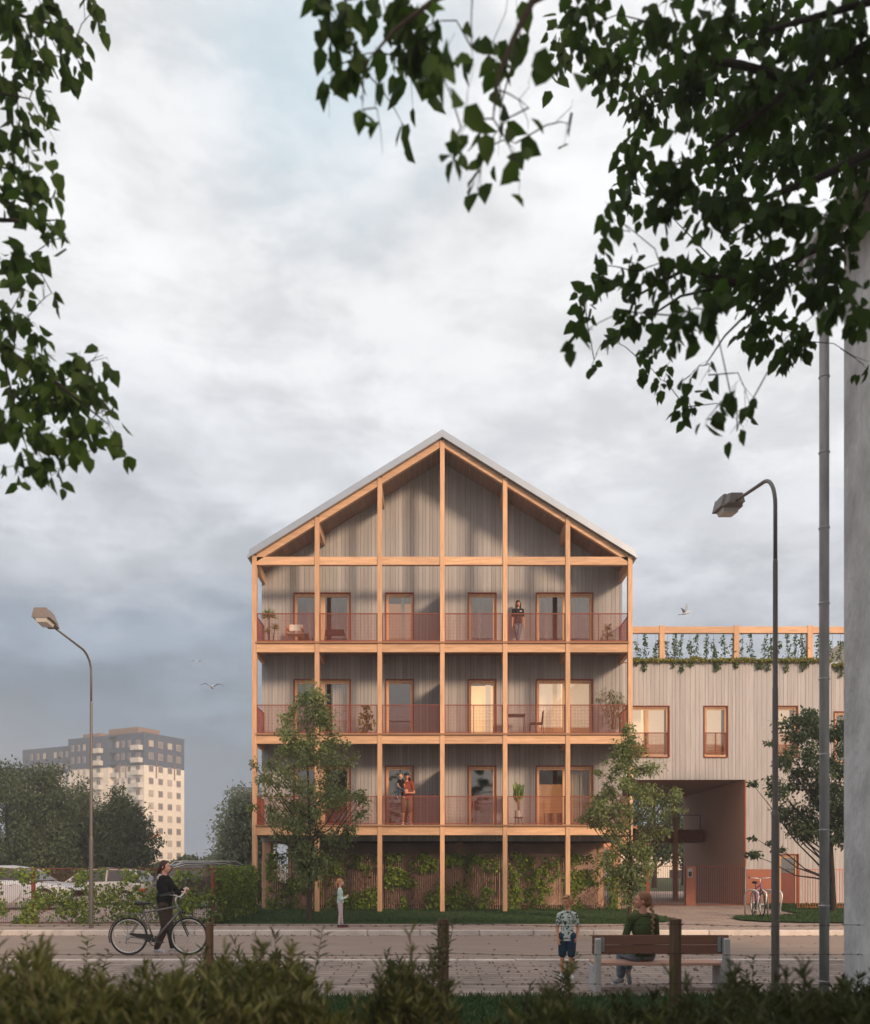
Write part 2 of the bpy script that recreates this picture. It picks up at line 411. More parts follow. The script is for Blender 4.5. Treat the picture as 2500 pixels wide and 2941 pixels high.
# ------------------------------------------------------------ ground, road, pavements
struct(MB().add([(-400, -60, -.03), (400, -60, -.03), (400, 700, -.03), (-400, 700, -.03)], [(0, 1, 2, 3)]).build('ground', M['ground']))
KN, KF = 14.85, 20.45          # near kerb line, far kerb line
struct(MB().box(-90, 90, KN, KF, -.02, .004).build('road', M['asphalt']))
struct(MB().box(-90, 90, 10.75, KN - .12, -.02, .02).build('near_pavement', M['paving'], smooth=False))
def gz(x, y):
    t = min(1, max(0, (x - 6.0) / 1.5)); return .124 + .13 * t * min(1, max(0, (y - 23.5) / 7.0))
def kerb(name, y0, y1, z1, step):
    b = MB(); x = -60 + random.random()
    while x < 60:
        w = step * random.uniform(.9, 1.1); dz = random.uniform(-.004, .004); dy = random.uniform(-.006, .006)
        r = random.random()
        b.box(x + .006, x + w - .006, y0 + dy, y1 + dy, -.02, z1 + dz, r); x += w
    return struct(b.build(name, M['kerb'], bevel=.018))
kerb('near_kerb', KN - .12, KN, .05, 1.0)
kerb('far_kerb', KF, KF + .16, .128, 1.35)
# far pavement + entrance plaza as one gridded sheet following gz
def sheet(name, xs, ys, zf, m, inside=None):
    b = MB(); idx = {}; vs = []
    for j, y in enumerate(ys):
        for i, x in enumerate(xs): idx[i, j] = len(vs); vs.append((x, y, zf(x, y)))
    fs = []
    for j in range(len(ys) - 1):
        for i in range(len(xs) - 1):
            if inside and not inside((xs[i] + xs[i + 1]) / 2, (ys[j] + ys[j + 1]) / 2): continue
            fs.append((idx[i, j], idx[i + 1, j], idx[i + 1, j + 1], idx[i, j + 1]))
    b.add(vs, fs, .5); return b.build(name, m)
struct(MB().box(-90, 90, KF + .16, 22.75, -.02, .124).build('far_pavement', M['far_paving']))
LIN = lambda a, b, n: [a + (b - a) * i / n for i in range(n + 1)]
struct(sheet('entrance_plaza', LIN(5.6, 30, 60), LIN(22.75, 46, 60), lambda x, y: gz(x, y) + .002, M['far_paving']))
struct(sheet('front_lawn', LIN(-6.4, 6.5, 60), LIN(22.75, 36, 20), lambda x, y: .128 + .05 * min(1, (y - 22.75) / 1), M['lawn'],
       inside=lambda x, y: not (x > 5.3 and (x - 5.3) ** 2 + max(0, 24.2 - y) ** 2 * 1 > 1.3 and y < 24.2)))
# side lawn right: rounded corner at left
def in_side(x, y):
    if x < 8.15: return False
    cx0, cy0 = 9.35, 24.6
    if x < cx0 + 1.0: return (x - (cx0 + 1.0)) ** 2 / 2.1 ** 2 + (y - 24.3) ** 2 / 1.35 ** 2 < 1
    if x < 10.9: return y < 24.3 + 1.35 + (x - 10.3) * .9
    return y < 30.9
struct(sheet('side_lawn', LIN(8, 30, 150), LIN(22.85, 31, 50), lambda x, y: gz(x, y) + .04, M['lawn'], inside=in_side))
struct(MB().hexa([(-90, 22.75, -.02), (-5.85, 22.75, -.02), (-5.85, 70, -.02), (-90, 70, -.02)],
                 [(-90, 22.75, .124), (-5.85, 22.75, .124), (-6.45, 70, .34), (-90, 70, .34)]).build('car_park', mat('car_park', (.30, .24, .215), .9, .1, 2, bump=.2)))
struct(MB().box(6.4, 60, 46, 48, -.02, .26).build('back_path', M['far_paving']))
struct(sheet('back_lawn', LIN(4, 90, 30), LIN(48, 90, 10), lambda x, y: .25 + (y - 48) * .03, M['lawn']))
struct(MB().box(-60, 60, 6.0, 10.75, -.02, .012).build('near_lawn', M['lawn']))

# grass blades
def blades(name, n, xr, yr, zf, h, inside=None, m='grass', wd=.18):
    xs = rng.uniform(*xr, n); ys = rng.uniform(*yr, n)
    if inside is not None:
        k = np.array([inside(a, b) for a, b in zip(xs, ys)]); xs = xs[k]; ys = ys[k]
    zs = np.array([zf(a, b) for a, b in zip(xs, ys)])
    D = np.stack([rng.normal(0, .45, len(xs)), rng.normal(0, .45, len(xs)), np.ones(len(xs))], 1)
    o = leafmesh(name, np.stack([xs, ys, zs], 1), D, unit(len(xs)), h * rng.uniform(.5, 1.25, len(xs)), L_[m], width=wd)
    return tag(o, None, None, None, 'stuff')
blades('near_grass', 26000, (-3.2, 5.0), (7.6, 10.8), lambda a, b: .01, .085, wd=.12)
blades('front_grass', 60000, (-6.4, 6.55), (22.72, 29.7), lambda a, b: .15, .07,
       inside=lambda x, y: (x < 5.3 or (x - 5.3) ** 2 + max(0, 24.2 - y) ** 2 < 1.5 or y > 24.2) and rng.random() < (1.2 if y < 24.5 else .6), wd=.2)
blades('side_grass', 26000, (8, 14.5), (22.9, 30.9), lambda x, y: gz(x, y) + .04, .07, inside=in_side, wd=.2)

# fallen leaves
def fallen():
    n = 1500; X = []; 
    while len(X) < n:
        k = random.random()
        if k < .30: y = KN + abs(random.gauss(0, .35)); x = random.uniform(-8, 9); z = .008
        elif k < .52: y = KF - abs(random.gauss(0, .16)); x = random.uniform(-12, 12); z = .008
        elif k < .96:
            y = random.uniform(10.8, KN - .15); x = random.uniform(-4.5, 7.5); z = .024
            if noise.noise(Vector((x * .8, y * .8, 3))) < -.05 - .3 * (x > 1.5): continue
        else: y = random.uniform(KN, KF); x = random.uniform(-8, 9); z = .008
        X.append((x, y, z))
    C = np.array(X); D = unit(n); D[:, 2] = rng.uniform(.0, .25, n)
    Nn = unit(n); Nn[:, 2] = np.abs(Nn[:, 2]) + 1.2
    o = leafmesh('fallen_leaves', C, D, Nn, rng.uniform(.022, .062, n), L_['dry'], width=.75, fold=.5)
    tag(o, None, None, None, 'stuff')
fallen()
# ------------------------------------------------------------ gabled timber building
YF, YW = 28.0, 29.55                  # front of the timber frame, face of the wall
AX, AZ, SL = .10, 15.64, .622
roofz = lambda x: AZ - SL * abs(x - AX)
DECK = [8.87, 5.92, 2.975]
cx_px = [730.5, 910.5, 1091, 1271, 1451.5, 1632, 1811.5]
CXS = [PX(p, YF) for p in cx_px]
CW, CD = .145, .20
main = thing('apartment_building', (AX, 34, .12), 'four storey gabled building of weathered grey boards behind an orange timber frame with balconies', 'apartment building')

def boards(name, m, parent, x0, x1, Y, zlo, zhi, holes, step=(.10, .20), th=.03, axis='x', side=-1):
    """vertical boards; zlo/zhi functions of the running coordinate; holes (a,b,z0,z1)"""
    b = MB(); x = x0
    while x < x1 - 1e-4:
        w = random.uniform(*step); xe = min(x + w, x1)
        if x1 - xe < .06: xe = x1
        r = random.random(); dy = random.uniform(0, .007)
        cuts = sorted({x + .004, xe - .004} | {c for h in holes for c in h[:2] if x + .003 < c < xe - .003})
        for a, c in zip(cuts[:-1], cuts[1:]):
            if c - a < .002: continue
            mid = (a + c) / 2
            segs = [(max(zlo(a), zlo(c)), None)]
            zs = [(zlo(mid), 'end')]
            hh = sorted([(h[2], h[3]) for h in holes if h[0] < mid < h[1]])
            lo = zlo(mid); spans = []
            for h0, h1 in hh:
                if h0 > lo: spans.append((lo, h0, False))
                lo = max(lo, h1)
            spans.append((lo, None, True))
            for s0, s1, top in spans:
                ta, tb = (zhi(a), zhi(c)) if top else (s1, s1)
                if min(ta, tb) <= s0: continue
                ya, yb = Y - dy, Y + th
                if axis == 'x':
                    lo4 = [(a, ya, s0), (c, ya, s0), (c, yb, s0), (a, yb, s0)]
                    hi4 = [(a, ya, ta), (c, ya, tb), (c, yb, tb), (a, yb, ta)]
                else:
                    s_ = side
                    lo4 = [(Y + s_ * dy, a, s0), (Y + s_ * dy, c, s0), (Y - s_ * th, c, s0), (Y - s_ * th, a, s0)]
                    hi4 = [(Y + s_ * dy, a, ta), (Y + s_ * dy, c, tb), (Y - s_ * th, c, tb), (Y - s_ * th, a, ta)]
                b.hexa(lo4, hi4, r)
        x = xe
    return b.build(name, m, parent)

WX0, WX1 = PX(752, YW), PX(1788, YW)
def wy(px): return PX(px, YW)
rowtop = [PZ(1702, YW), PZ(1951, YW), PZ(2199.5, YW)]
wins = [(844, 1008, 'd'), (1107.5, 1189.5, 's'), (1344.5, 1426.5, 's'), (1540, 1704.5, 'd')]
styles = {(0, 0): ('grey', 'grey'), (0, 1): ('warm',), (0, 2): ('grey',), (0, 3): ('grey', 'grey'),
          (1, 0): ('dark', 'curtain'), (1, 1): ('dark',), (1, 2): ('glow',), (1, 3): ('pale', 'pale'),
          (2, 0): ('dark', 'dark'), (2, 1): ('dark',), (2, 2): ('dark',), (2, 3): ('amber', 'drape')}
holes = []
for r in range(3):
    for a, b, k in wins: holes.append((wy(a), wy(b), DECK[r] - .05, rowtop[r]))
boards('wall', M['board'], main, WX0, WX1, YW, lambda x: 2.49, lambda x: roofz(x) - .25, holes)
# backing of the wall (dark gaps) with the same holes
YG = 31.0
gx = lambda p: PX(p, YG)
def backing(name, m, parent, x0, x1, y0, y1, zlo, zhi, holes):
    b = MB(); cuts = sorted({x0, x1} | {c for h in holes for c in h[:2]} | {c for c in (AX, gx(2142) if x0 > 5 else AX) if x0 < c < x1})
    for a, c in zip(cuts[:-1], cuts[1:]):
        mid = (a + c) / 2; lo = zlo(mid)
        hh = sorted([(h[2], h[3]) for h in holes if h[0] < mid < h[1]])
        for h0, h1 in hh:
            if h0 > lo + .01: b.hexa([(a, y0, lo), (c, y0, lo), (c, y1, lo), (a, y1, lo)], [(a, y0, h0), (c, y0, h0), (c, y1, h0), (a, y1, h0)])
            lo = max(lo, h1)
        b.hexa([(a, y0, lo), (c, y0, lo), (c, y1, lo), (a, y1, lo)], [(a, y0, zhi(a)), (c, y0, zhi(c)), (c, y1, zhi(c)), (a, y1, zhi(a))])
    return b.build(name, m, parent)
backing('wall_backing', M['gap'], main, WX0 + .01, WX1 - .01, YW + .032, YW + .25, lambda x: 2.50, lambda x: roofz(x) - .27, holes)
boards('side_wall', M['board'], main, YW + .01, 42, WX0, lambda y: 2.49, lambda y: roofz(WX0) - .25, [], axis='y', side=-1)
boards('side_wall', M['board'], main, YW + .01, 42, WX1, lambda y: 2.49, lambda y: roofz(WX1) - .25, [], axis='y', side=1)
MB().hexa([(WX0 + .04, 42, 2.5), (WX1 - .04, 42, 2.5), (WX1 - .04, 42.1, 2.5), (WX0 + .04, 42.1, 2.5)],
          [(WX0 + .04, 42, 11.4), (WX1 - .04, 42, 11.4), (WX1 - .04, 42.1, 11.4), (WX0 + .04, 42.1, 11.4)]).build('back_wall', M['room'], main)

# rooms behind the glass
rb = MB()
for z in DECK: rb.box(WX0 + .2, WX1 - .2, YW + .26, 35, z - .28, z - .03)
rb.box(WX0 + .2, WX1 - .2, 32.4, 32.5, 2.98, 13.2)
for px in (1060, 1271, 1480): rb.box(wy(px) - .05, wy(px) + .05, YW + .26, 32.39, 2.98, 12.6)
rb.build('room_walls', M['room'], main)

def door(parent, x0, x1, z0, z1, Y, kinds, rust=True, name='glazed_door', sill=False):
    b = MB(); t = .03; f = .085
    # timber frame members
    b.box(x0 + t, x0 + t + f, Y + .03, Y + .12, z0, z1 - t); b.box(x1 - t - f, x1 - t, Y + .03, Y + .12, z0, z1 - t)
    b.box(x0 + t + f, x1 - t - f, Y + .03, Y + .12, z1 - t - .06, z1 - t); b.box(x0 + t + f, x1 - t - f, Y + .03, Y + .12, z0, z0 + .07)
    b.box(x0 + t + f, x1 - t - f, Y + .06, Y + .11, z1 - t - .11, z1 - t - .063)
    n = len(kinds); xs = []; 
    if n == 2:
        m_ = x0 + (x1 - x0) * .50
        b.box(m_ - .06, m_ + .09, Y + .035, Y + .11, z0 + .07, z1 - t - .11); xs = [(x0 + t + f, m_ - .06), (m_ + .09, x1 - t - f)]
    else: xs = [(x0 + t + f, x1 - t - f)]
    d = b.build(name, M['wood_v'], parent)
    tr = MB(); tr.box(x0 - .004, x0 + t, Y - .035, Y + .2, z0 - .02, z1); tr.box(x1 - t, x1 + .004, Y - .035, Y + .2, z0 - .02, z1)
    tr.box(x0 + t, x1 - t, Y - .035, Y + .2, z1 - t, z1)
    if sill: tr.box(x0 + t, x1 - t, Y - .05, Y + .2, z0 - .03, z0)
    tr.build('trim', M['rust'], d)
    for (a, c), k in zip(xs, kinds):
        MB().box(a, c, Y + .075, Y + .083, z0 + .07, z1 - t - .11).build('pane', M['glass'], d)
        w = c - a; yb = Y + .42
        if k == 'glow':
            MB().box(a - .1, c + .1, yb + .1, yb + .13, z0 - .02, z1 - .12).build('glow_blind', M['glow'], d)
            MB().box(c - .24, c - .05, yb - .05, yb + .0, z0 + .02, z1 - .12).build('curtain', M['glowpale'], d)  # curtain strip glows by its own emission
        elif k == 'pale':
            MB().box(a - .1, c + .1, yb + .3, yb + .33, z0 + .55, z1 + .1).build('glow_blind', M['glowpale'], d)
            MB().box(a - .1, c + .1, yb + .28, yb + .34, z0 - .02, z0 + .54).build('glow_sideboard', M['glowdim'], d)  # sideboard glows by emission, not by a lamp
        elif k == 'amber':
            MB().box(a - .1, c + .1, yb + .5, yb + .53, z0 - .02, z1 - .55).build('glow_wall', M['glowdim'], d)  # wall glows by itself to warm the pane
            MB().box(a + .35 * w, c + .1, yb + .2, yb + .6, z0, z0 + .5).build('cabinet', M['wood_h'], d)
        elif k in ('curtain', 'drape'):
            cb = MB(); x = a - .05
            while x < c + .05:
                u = random.uniform(.05, .1)
                if not (k == 'curtain' and x < a + .22 * w):
                    cb.box(x, x + u * .8, yb - .1 + random.uniform(-.03, .03), yb + .02, z0 + .02, z1 - .12)
                x += u
            cb.build('curtain', M['curtain'], d)
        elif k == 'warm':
            MB().box(a - .1, c + .1, yb + 1.2, yb + 1.23, z0 - .02, z1 + .1).build('glow_wall', M['glowdim'], d)  # self-glowing wall behind the pane
            MB().box(a + .55 * w, a + .7 * w, yb, yb + .1, z0, z1).build('curtain', M['curtain'], d)
        elif k == 'grey':
            MB().box(a + .36 * w, a + .5 * w, yb + .2, yb + .35, z0, z1 + .05).build('inner_post', M['rustdark'], d)
    return d
for r in range(3):
    for wi, (a, b, k) in enumerate(wins):
        door(main, wy(a), wy(b), DECK[r] + .005, rowtop[r], YW, styles[r, wi])

# timber frame
colp = MB().box(CXS[0] - CW / 2, CXS[0] + CW / 2, YF, YF + CD, .10, roofz(CXS[0]) - .243).build('post', M['wood_v'], main, bevel=.006)
for x in CXS[1:]:
    MB().box(x - CW / 2, x + CW / 2, YF, YF + CD, .10, roofz(x) - .243 - (.0 if abs(x - AX) > .05 else .03)).build('post', M['wood_v'], main, bevel=.006)
for i in range(6):
    a, b = CXS[i] + CW / 2 + .001, CXS[i + 1] - CW / 2 - .001
    MB().box(a, b, YF + .03, YF + .17, 11.35, 11.61).build('tie_beam', M['wood_h'], main, bevel=.005)
    q = lambda x, o: roofz(x) - o
    MB().hexa([(a, YF + .03, q(a, .465)), (b, YF + .03, q(b, .465)), (b, YF + .17, q(b, .465)), (a, YF + .17, q(a, .465))],
              [(a, YF + .03, q(a, .243)), (b, YF + .03, q(b, .243)), (b, YF + .17, q(b, .243)), (a, YF + .17, q(a, .243))]).build('rafter', M['wood_h'], main)
    for z in DECK:
        MB().box(a, b, YF + .025, YF + .165, z - .335, z - .062).build('floor_beam', M['wood_h'], main, bevel=.005)
for i, x in enumerate(CXS):
    for z in DECK:
        MB().box(x - .06, x + .06, YF + CD + .001, YW - .012, z - .36, z - .09).build('cross_joist', M['wood_h'], main)
    e = -.0
    zt = roofz(x) - .29 if i else roofz(x) - .33
    MB().box(x - .06, x + .06, YF + CD + .001, YW - .012, zt - .32, zt).build('purlin', M['wood_h'], main)
for z in DECK:
    MB().box(CXS[0] + CW / 2 - .02, CXS[6] - CW / 2 + .02, YF - .03, YW - .012, z - .058, z).build('deck', M['wood_dark'], main)
    b = MB(); x = CXS[0] + .1
    while x < CXS[6] - .1: b.box(x, x + .17, YF + .2, YW - .015, z - .085, z - .062); x += .18
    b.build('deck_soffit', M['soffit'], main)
    MB().box(AX - .02, AX + .02, YF + CD + .005, YW - .012, z + .002, z + 1.95).build('partition_screen', M['rustdark'], main)

# roof: metal covering with its fascia, timber soffit
for s in (-1, 1):
    x0, x1 = AX, AX + s * 6.19
    def q(x, y, o): return (x, y, roofz(x) - o)
    b = MB(); b.hexa([q(x0, YF - .12, .235), q(x1, YF - .12, .235), q(x1, 42.4, .235), q(x0, 42.4, .235)],
                     [q(x0, YF - .12, 0), q(x1, YF - .12, 0), q(x1, 42.4, 0), q(x0, 42.4, 0)])
    y = 28.4
    while y < 42: b.hexa([q(x0, y, 0), q(x1, y, 0), q(x1, y + .03, 0), q(x0, y + .03, 0)], [q(x0, y, -.03), q(x1, y, -.03), q(x1, y + .03, -.03), q(x0, y + .03, -.03)]); y += .5
    b.build('roof', M['roofmetal'], main)
    b = MB(); t = .03
    n = 34
    for i in range(n):
        xa = x0 + (x1 - x0) * (i + .04) / n; xb = x0 + (x1 - x0) * (i + .98) / n
        b.hexa([q(xa, YF + .18, .262), q(xb, YF + .18, .262), q(xb, YW + 0.0, .262), q(xa, YW + 0.0, .262)],
               [q(xa, YF + .18, .24), q(xb, YF + .18, .24), q(xb, YW + 0.0, .24), q(xa, YW + 0.0, .24)])
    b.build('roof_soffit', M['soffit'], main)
    MB().box(min(x1, x1 + s * .06), max(x1, x1 + s * .06), YF - .12, 42.4, roofz(x1) - .26, roofz(x1) - .16).build('gutter', M['roofmetal'], main)

# railings: frame with a welded mesh
def railing_mb(L, h, posts=(.5,)):
    b = MB(); t = .014
    b.box(0, L, -t, t, h - .026, h); b.box(0, L, -t, t, .03, .055)
    for u in (0, 1): b.box(u * (L - .026), u * (L - .026) + .026, -t, t, .055, h - .026)
    for u in posts: b.box(L * u - .012, L * u + .012, -t, t, 0.0, h - .026)
    n = int(L / .046)
    for i in range(1, n): x = L * i / n; b.box(x - .0034, x + .0034, -.004, .002, .055, h - .026)
    n = int(h / .046)
    for i in range(2, n): z = h * i / n; b.box(.02, L - .02, .002, .007, z - .0034, z + .0034)
    return b
proto = {}
for z in DECK:
    for i in range(6):
        a = CXS[i] + CW / 2 + .005; L = CXS[i + 1] - CW / 2 - .005 - a
        key = round(L, 2)
        if key not in proto: proto[key] = railing_mb(L, .93).mesh('railing')
        o = bpy.data.objects.new('railing', proto[key]); COL.objects.link(o); o.parent = main
        if not proto[key].materials: proto[key].materials.append(M['rust'])
        o.location = Vector((a, YF + .07, z)) - ORG[main.name]
    for x in (CXS[0], CXS[6]):
        L = YW - YF - CD - .03; k = 'side'
        if k not in proto: proto[k] = railing_mb(L, .93, ()).mesh('railing'); proto[k].materials.append(M['rust'])
        o = bpy.data.objects.new('railing', proto[k]); COL.objects.link(o); o.parent = main
        o.rotation_euler = (0, 0, R(90)); o.location = Vector((x, YF + CD + .01, z)) - ORG[main.name]

M['rustpost'] = mat('rustpost', (.20, .045, .035), .6, .1, 5)
M['brick'] = mat('brick', (.33, .12, .075), .7, .1, 5)
M['slatbrown'] = mat('slatbrown', (.50, .31, .23), .7, .12, 5)
# ground floor: recessed store behind a slat fence
MB().box(WX0 + .3, 6.25, 33.0, 33.2, .1, 2.9).build('inner_wall', mat('inner_wall', (.48, .32, .25), .85, .15, 1.2, dirt=.3, dirtcol=(.13, .09, .07)), main)
MB().box(WX0, WX1, YW + .30, 42, 2.50, 2.62).build('ground_floor_soffit', M['gap'], main)
for px, w, Y in ((1319, .27, 31.2), (766, .3, YW + .35), (1773, .26, YW + .35), (835, .2, 31.5), (1725, .2, 31.5)):
    x = PX(px, Y); MB().box(x - w / 2, x + w / 2, Y, Y + w, .1, 2.495).build('inner_pillar', M['wood_v'], main)
boards('inner_side_wall', M['board'], main, YW + .4, 33, WX0 + .9, lambda y: .1, lambda y: 2.49, [], axis='y', side=1)

# ------------------------------------------------------------ slat fences
def slat_fence(label, p0, p1, z0, z1, sp=.045, w=.014, posts=(), m='rust', name='slat_fence', pw=.05):
    p0 = Vector((*p0, 0)); p1 = Vector((*p1, 0)); L = (p1 - p0).length; d = (p1 - p0) / L
    t = thing(name, (p0.x, p0.y, z0), label, 'fence')
    up = Vector((0, 0, 1)); b = MB(); n = int(L / sp)
    for i in range(n + 1):
        c = p0 + d * (L * i / n)
        b.bar(c + up * z0, c + up * z1, w, w * .6)
    b.bar(p0 + up * (z1 + .012), p1 + up * (z1 + .012), .03, .024); b.bar(p0 + up * (z0 + .03), p1 + up * (z0 + .03), .03, .024)
    o = b.build('slats', M[m], t)
    for u in posts:
        c = p0 + d * (L * u) + Vector((0, -.03, 0))
        MB().box(c.x - pw / 2, c.x + pw / 2, c.y - pw / 2, c.y + pw / 2, z0 - .05, z1 + .03).build('fence_post', M['rustpost' if m == 'rustdark' else 'rust'], t)
    return t
ZF = PZ(2455, 29.75)
slat_fence('long brown slat fence closing the ground floor under the balconies', (WX0 - .02, 29.72), (6.35, 29.72), .12, ZF, .075, .03, m='slatbrown')

# ------------------------------------------------------------ timber clad terrace wing at the right
wing = thing('terrace_wing', (11, 34, .2), 'pale grey board clad wing with roof terrace pergola and open passage below', 'building')
YG = 31.0
gx = lambda p: PX(p, YG); gzz = lambda p: PZ(p, YG)
ztop, zbot = gzz(1903), gzz(2240)
xe = gx(2388); xp = gx(2142)
def wz(a, b, t, bt): return (gx(a), gx(b), gzz(bt), gzz(t))
wholes = [wz(1790, 1924, 2027, 2174), wz(2022, 2092, 2027, 2174), wz(2223, 2293, 2027, 2174)]
dh = (gx(2236), gx(2295), .2, gzz(2453))
boards('wall', M['board2'], wing, WX1 + .03, xe, YG, lambda x: zbot if x < xp else .2, lambda x: ztop, wholes + [dh])
backing('wall_backing', M['gap'], wing, WX1 + .04, xe - .01, YG + .032, YG + .22, lambda x: zbot + .01 if x < xp else .2, lambda x: ztop - .01, wholes + [dh])
boards('end_wall', M['board2'], wing, YG + .01, 39, xe, lambda y: .2, lambda y: ztop, [], axis='y', side=1)
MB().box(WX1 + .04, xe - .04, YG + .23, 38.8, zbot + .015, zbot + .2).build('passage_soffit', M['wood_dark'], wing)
MB().box(WX1 + .04, xe - .04, YG + .03, 38.8, ztop - .12, ztop - .02).build('roof', M['roofmetal'], wing)
MB().box(WX1 + .04, xe - .04, 38.7, 38.9, zbot + .2, ztop - .13).build('back_wall', M['room'], wing)
MB().box(WX1 + .2, xe - .2, 33.4, 33.5, zbot + .21, ztop - .13).build('room_wall', M['room'], wing)
MB().box(WX1 - .0, xe + .03, YG - .05, YG + .22, ztop, ztop + .035).build('coping', M['wood_h'], wing)
MB().box(xp - .02, xp + .2, YG + .035, 38.8, .2, zbot).build('passage_wall', mat('passage_wall', (.50, .31, .24), .75, .1, 40, bump=.2), wing)
M['orange'] = mat('orange_trim', (.55, .13, .05), .55, .1, 4)
MB().box(xp - .025, xp - .0, YG - .02, YG + .034, .2, zbot).build('corner_trim', M['orange'], wing)
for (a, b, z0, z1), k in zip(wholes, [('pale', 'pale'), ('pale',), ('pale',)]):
    d = door(wing, a, b, z0, z1, YG, k, name='window', sill=True)
    rl = railing_mb(b - a - .08, gzz(2104) - gzz(2166)).build('railing', M['rust'], d, local=True)
    rl.location = Vector((a + .04, YG + .005, gzz(2166))) - ORG[wing.name]
dd = door(wing, dh[0], dh[1], dh[2], dh[3], YG, ('dark',), name='entrance_door')
MB().box(dh[0] + .1, dh[1] - .1, YG + .05, YG + .07, dh[2] + .1, dh[2] + 1.2).build('door_panel', M['rustdark'], dd)
MB().box(xp + .02, dh[0] - .05, YG - .04, YG - .02, .24, gzz(2497)).build('lower_panel', M['brick'], wing)
for px in (1904, 2118.5, 2330.5): MB().box(gx(px) - .095, gx(px) + .095, YG + .05, YG + .24, ztop - .1, gzz(1795)).build('pergola_post', M['wood_v'], wing, bevel=.006)
xs = [1817, 1904, 2118.5, 2330.5, 2470]
for a, b in zip(xs[:-1], xs[1:]):
    MB().box(gx(a) + (.097 if a > 1820 else 0), gx(b) - .097, YG + .06, YG + .22, gzz(1817), gzz(1798)).build('pergola_beam', M['wood_h'], wing, bevel=.005)
# lower set back block beyond it
blk = thing('set_back_block', (gx(2430), 34, .2), 'set back grey board clad block seen between the downpipe and the concrete wall', 'building')
YB = 32.2; bx = lambda p: PX(p, YB); bz = lambda p: PZ(p, YB)
boards('wall', M['board2'], blk, bx(2389), bx(2560), YB, lambda x: .2, lambda x: bz(1918), [(bx(2396), bx(2470), bz(2190), bz(2043))])
MB().box(bx(2389), bx(2560), YB + .04, YB + 5, .2, bz(2192)).build('wall_core', M['gap'], blk)
MB().box(bx(2389), bx(2560), YB + .6, YB + 5, bz(2192) + .01, bz(1920)).build('wall_core', M['gap'], blk)
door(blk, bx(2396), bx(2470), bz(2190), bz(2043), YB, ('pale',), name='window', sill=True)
MB().box(bx(2389), bx(2560), YB - .04, YB + .2, bz(1918), bz(1914)).build('coping', M['orange'], blk)
sh = thing('grey_gable_roof', (PX(2460, 44), 45, 8), 'small grey sloping roof far behind the terrace vines beside the concrete wall', 'roof')
MB().hexa([P(2330, 1902, 44), P(2600, 1902, 44), P(2600, 1902, 46), P(2330, 1902, 46)], [P(2340, 1898, 44), P(2560, 1750, 44), P(2560, 1750, 46), P(2340, 1898, 46)]).build('roof_plane', mat('far_roof', (.20, .20, .20), .9), sh)

# courtyard seen through the passage
wk = thing('walkway_bridge', (8.5, 36, .2), 'dark brown raised walkway crossing behind the passage on a timber post', 'walkway')
MB().box(PX(1820, 35.5), PX(2022, 35.5), 35.5, 36.6, PZ(2420, 35.5), PZ(2383, 35.5)).build('walkway_deck', mat('walkway', (.17, .06, .035), .7, .2, 9), wk)
rr = MB(); z0 = PZ(2383, 35.5); z1 = PZ(2341, 35.5)
rr.box(PX(1900, 35.5), PX(2020, 35.5), 35.53, 35.56, z1 - .02, z1 + .01)
for px in (1925, 1952, 2013): rr.box(PX(px, 35.5) - .015, PX(px, 35.5) + .015, 35.53, 35.56, z0, z1 - .02)
rr.build('railing', M['rustdark'], wk)
MB().box(PX(1936, 35), PX(1948, 35), 35.0, 35.17, .2, 4.7).build('support_post', M['wood_dark'], wk)
gp = thing('intercom_pillar', (PX(1985, 30.6), 30.6, .2), 'rust red pillar with a steel intercom panel beside the passage gate', 'pillar')
MB().box(PX(1970, 30.6), PX(1998, 30.6), 30.55, 30.7, .22, PZ(2489, 30.6)).build('pillar_body', M['brick'], gp, bevel=.006)
MB().box(PX(1977, 30.5), PX(1991, 30.5), 30.535, 30.55, PZ(2521, 30.5), PZ(2495, 30.5)).build('intercom_plate', M['steel'], gp)
MB().box(PX(1979.5, 30.5), PX(1988.5, 30.5), 30.525, 30.535, PZ(2518, 30.5), PZ(2504, 30.5)).build('intercom_screen', M['black'], gp)
g2 = MB().box(PX(1855, 30.6), PX(1867, 30.6), 30.55, 30.7, .22, PZ(2489, 30.6)).build('gate_post', M['rust'], at=(PX(1861, 30.6), 30.6, .2), bevel=.006)
tag(g2, 'slim rust red gate post left of the intercom pillar', 'gate post')
slat_fence('thin barred gate across the passage left of the intercom pillar', (PX(1868, 30.6), 30.62), (PX(1969, 30.6), 30.62), .25, PZ(2489, 30.6), .075, .014, name='barred_gate', m='rustdark')
slat_fence('thin barred fence in front of the dark passage wall', (PX(1999, 30.6), 30.62), (PX(2141, 30.6), 30.62), .25, PZ(2489, 30.6), .075, .02)
sp_ = MB().box(PX(2141, 30.5), PX(2144, 30.5), 30.50, 30.53, .25, PZ(2490, 30.5)).build('fence_end_post', M['steel'], at=(PX(2142, 30.5), 30.5, .25))
tag(sp_, 'thin grey steel post where the passage fence meets the wing wall', 'post')
slat_fence('rust red barred fence in front of the board clad wing at the right', (PX(2290, 28.6), 28.6), (PX(2520, 28.6), 28.6), .26, PZ(2499, 28.6), .085, .018, posts=(0.0,), m='orange', pw=.03)
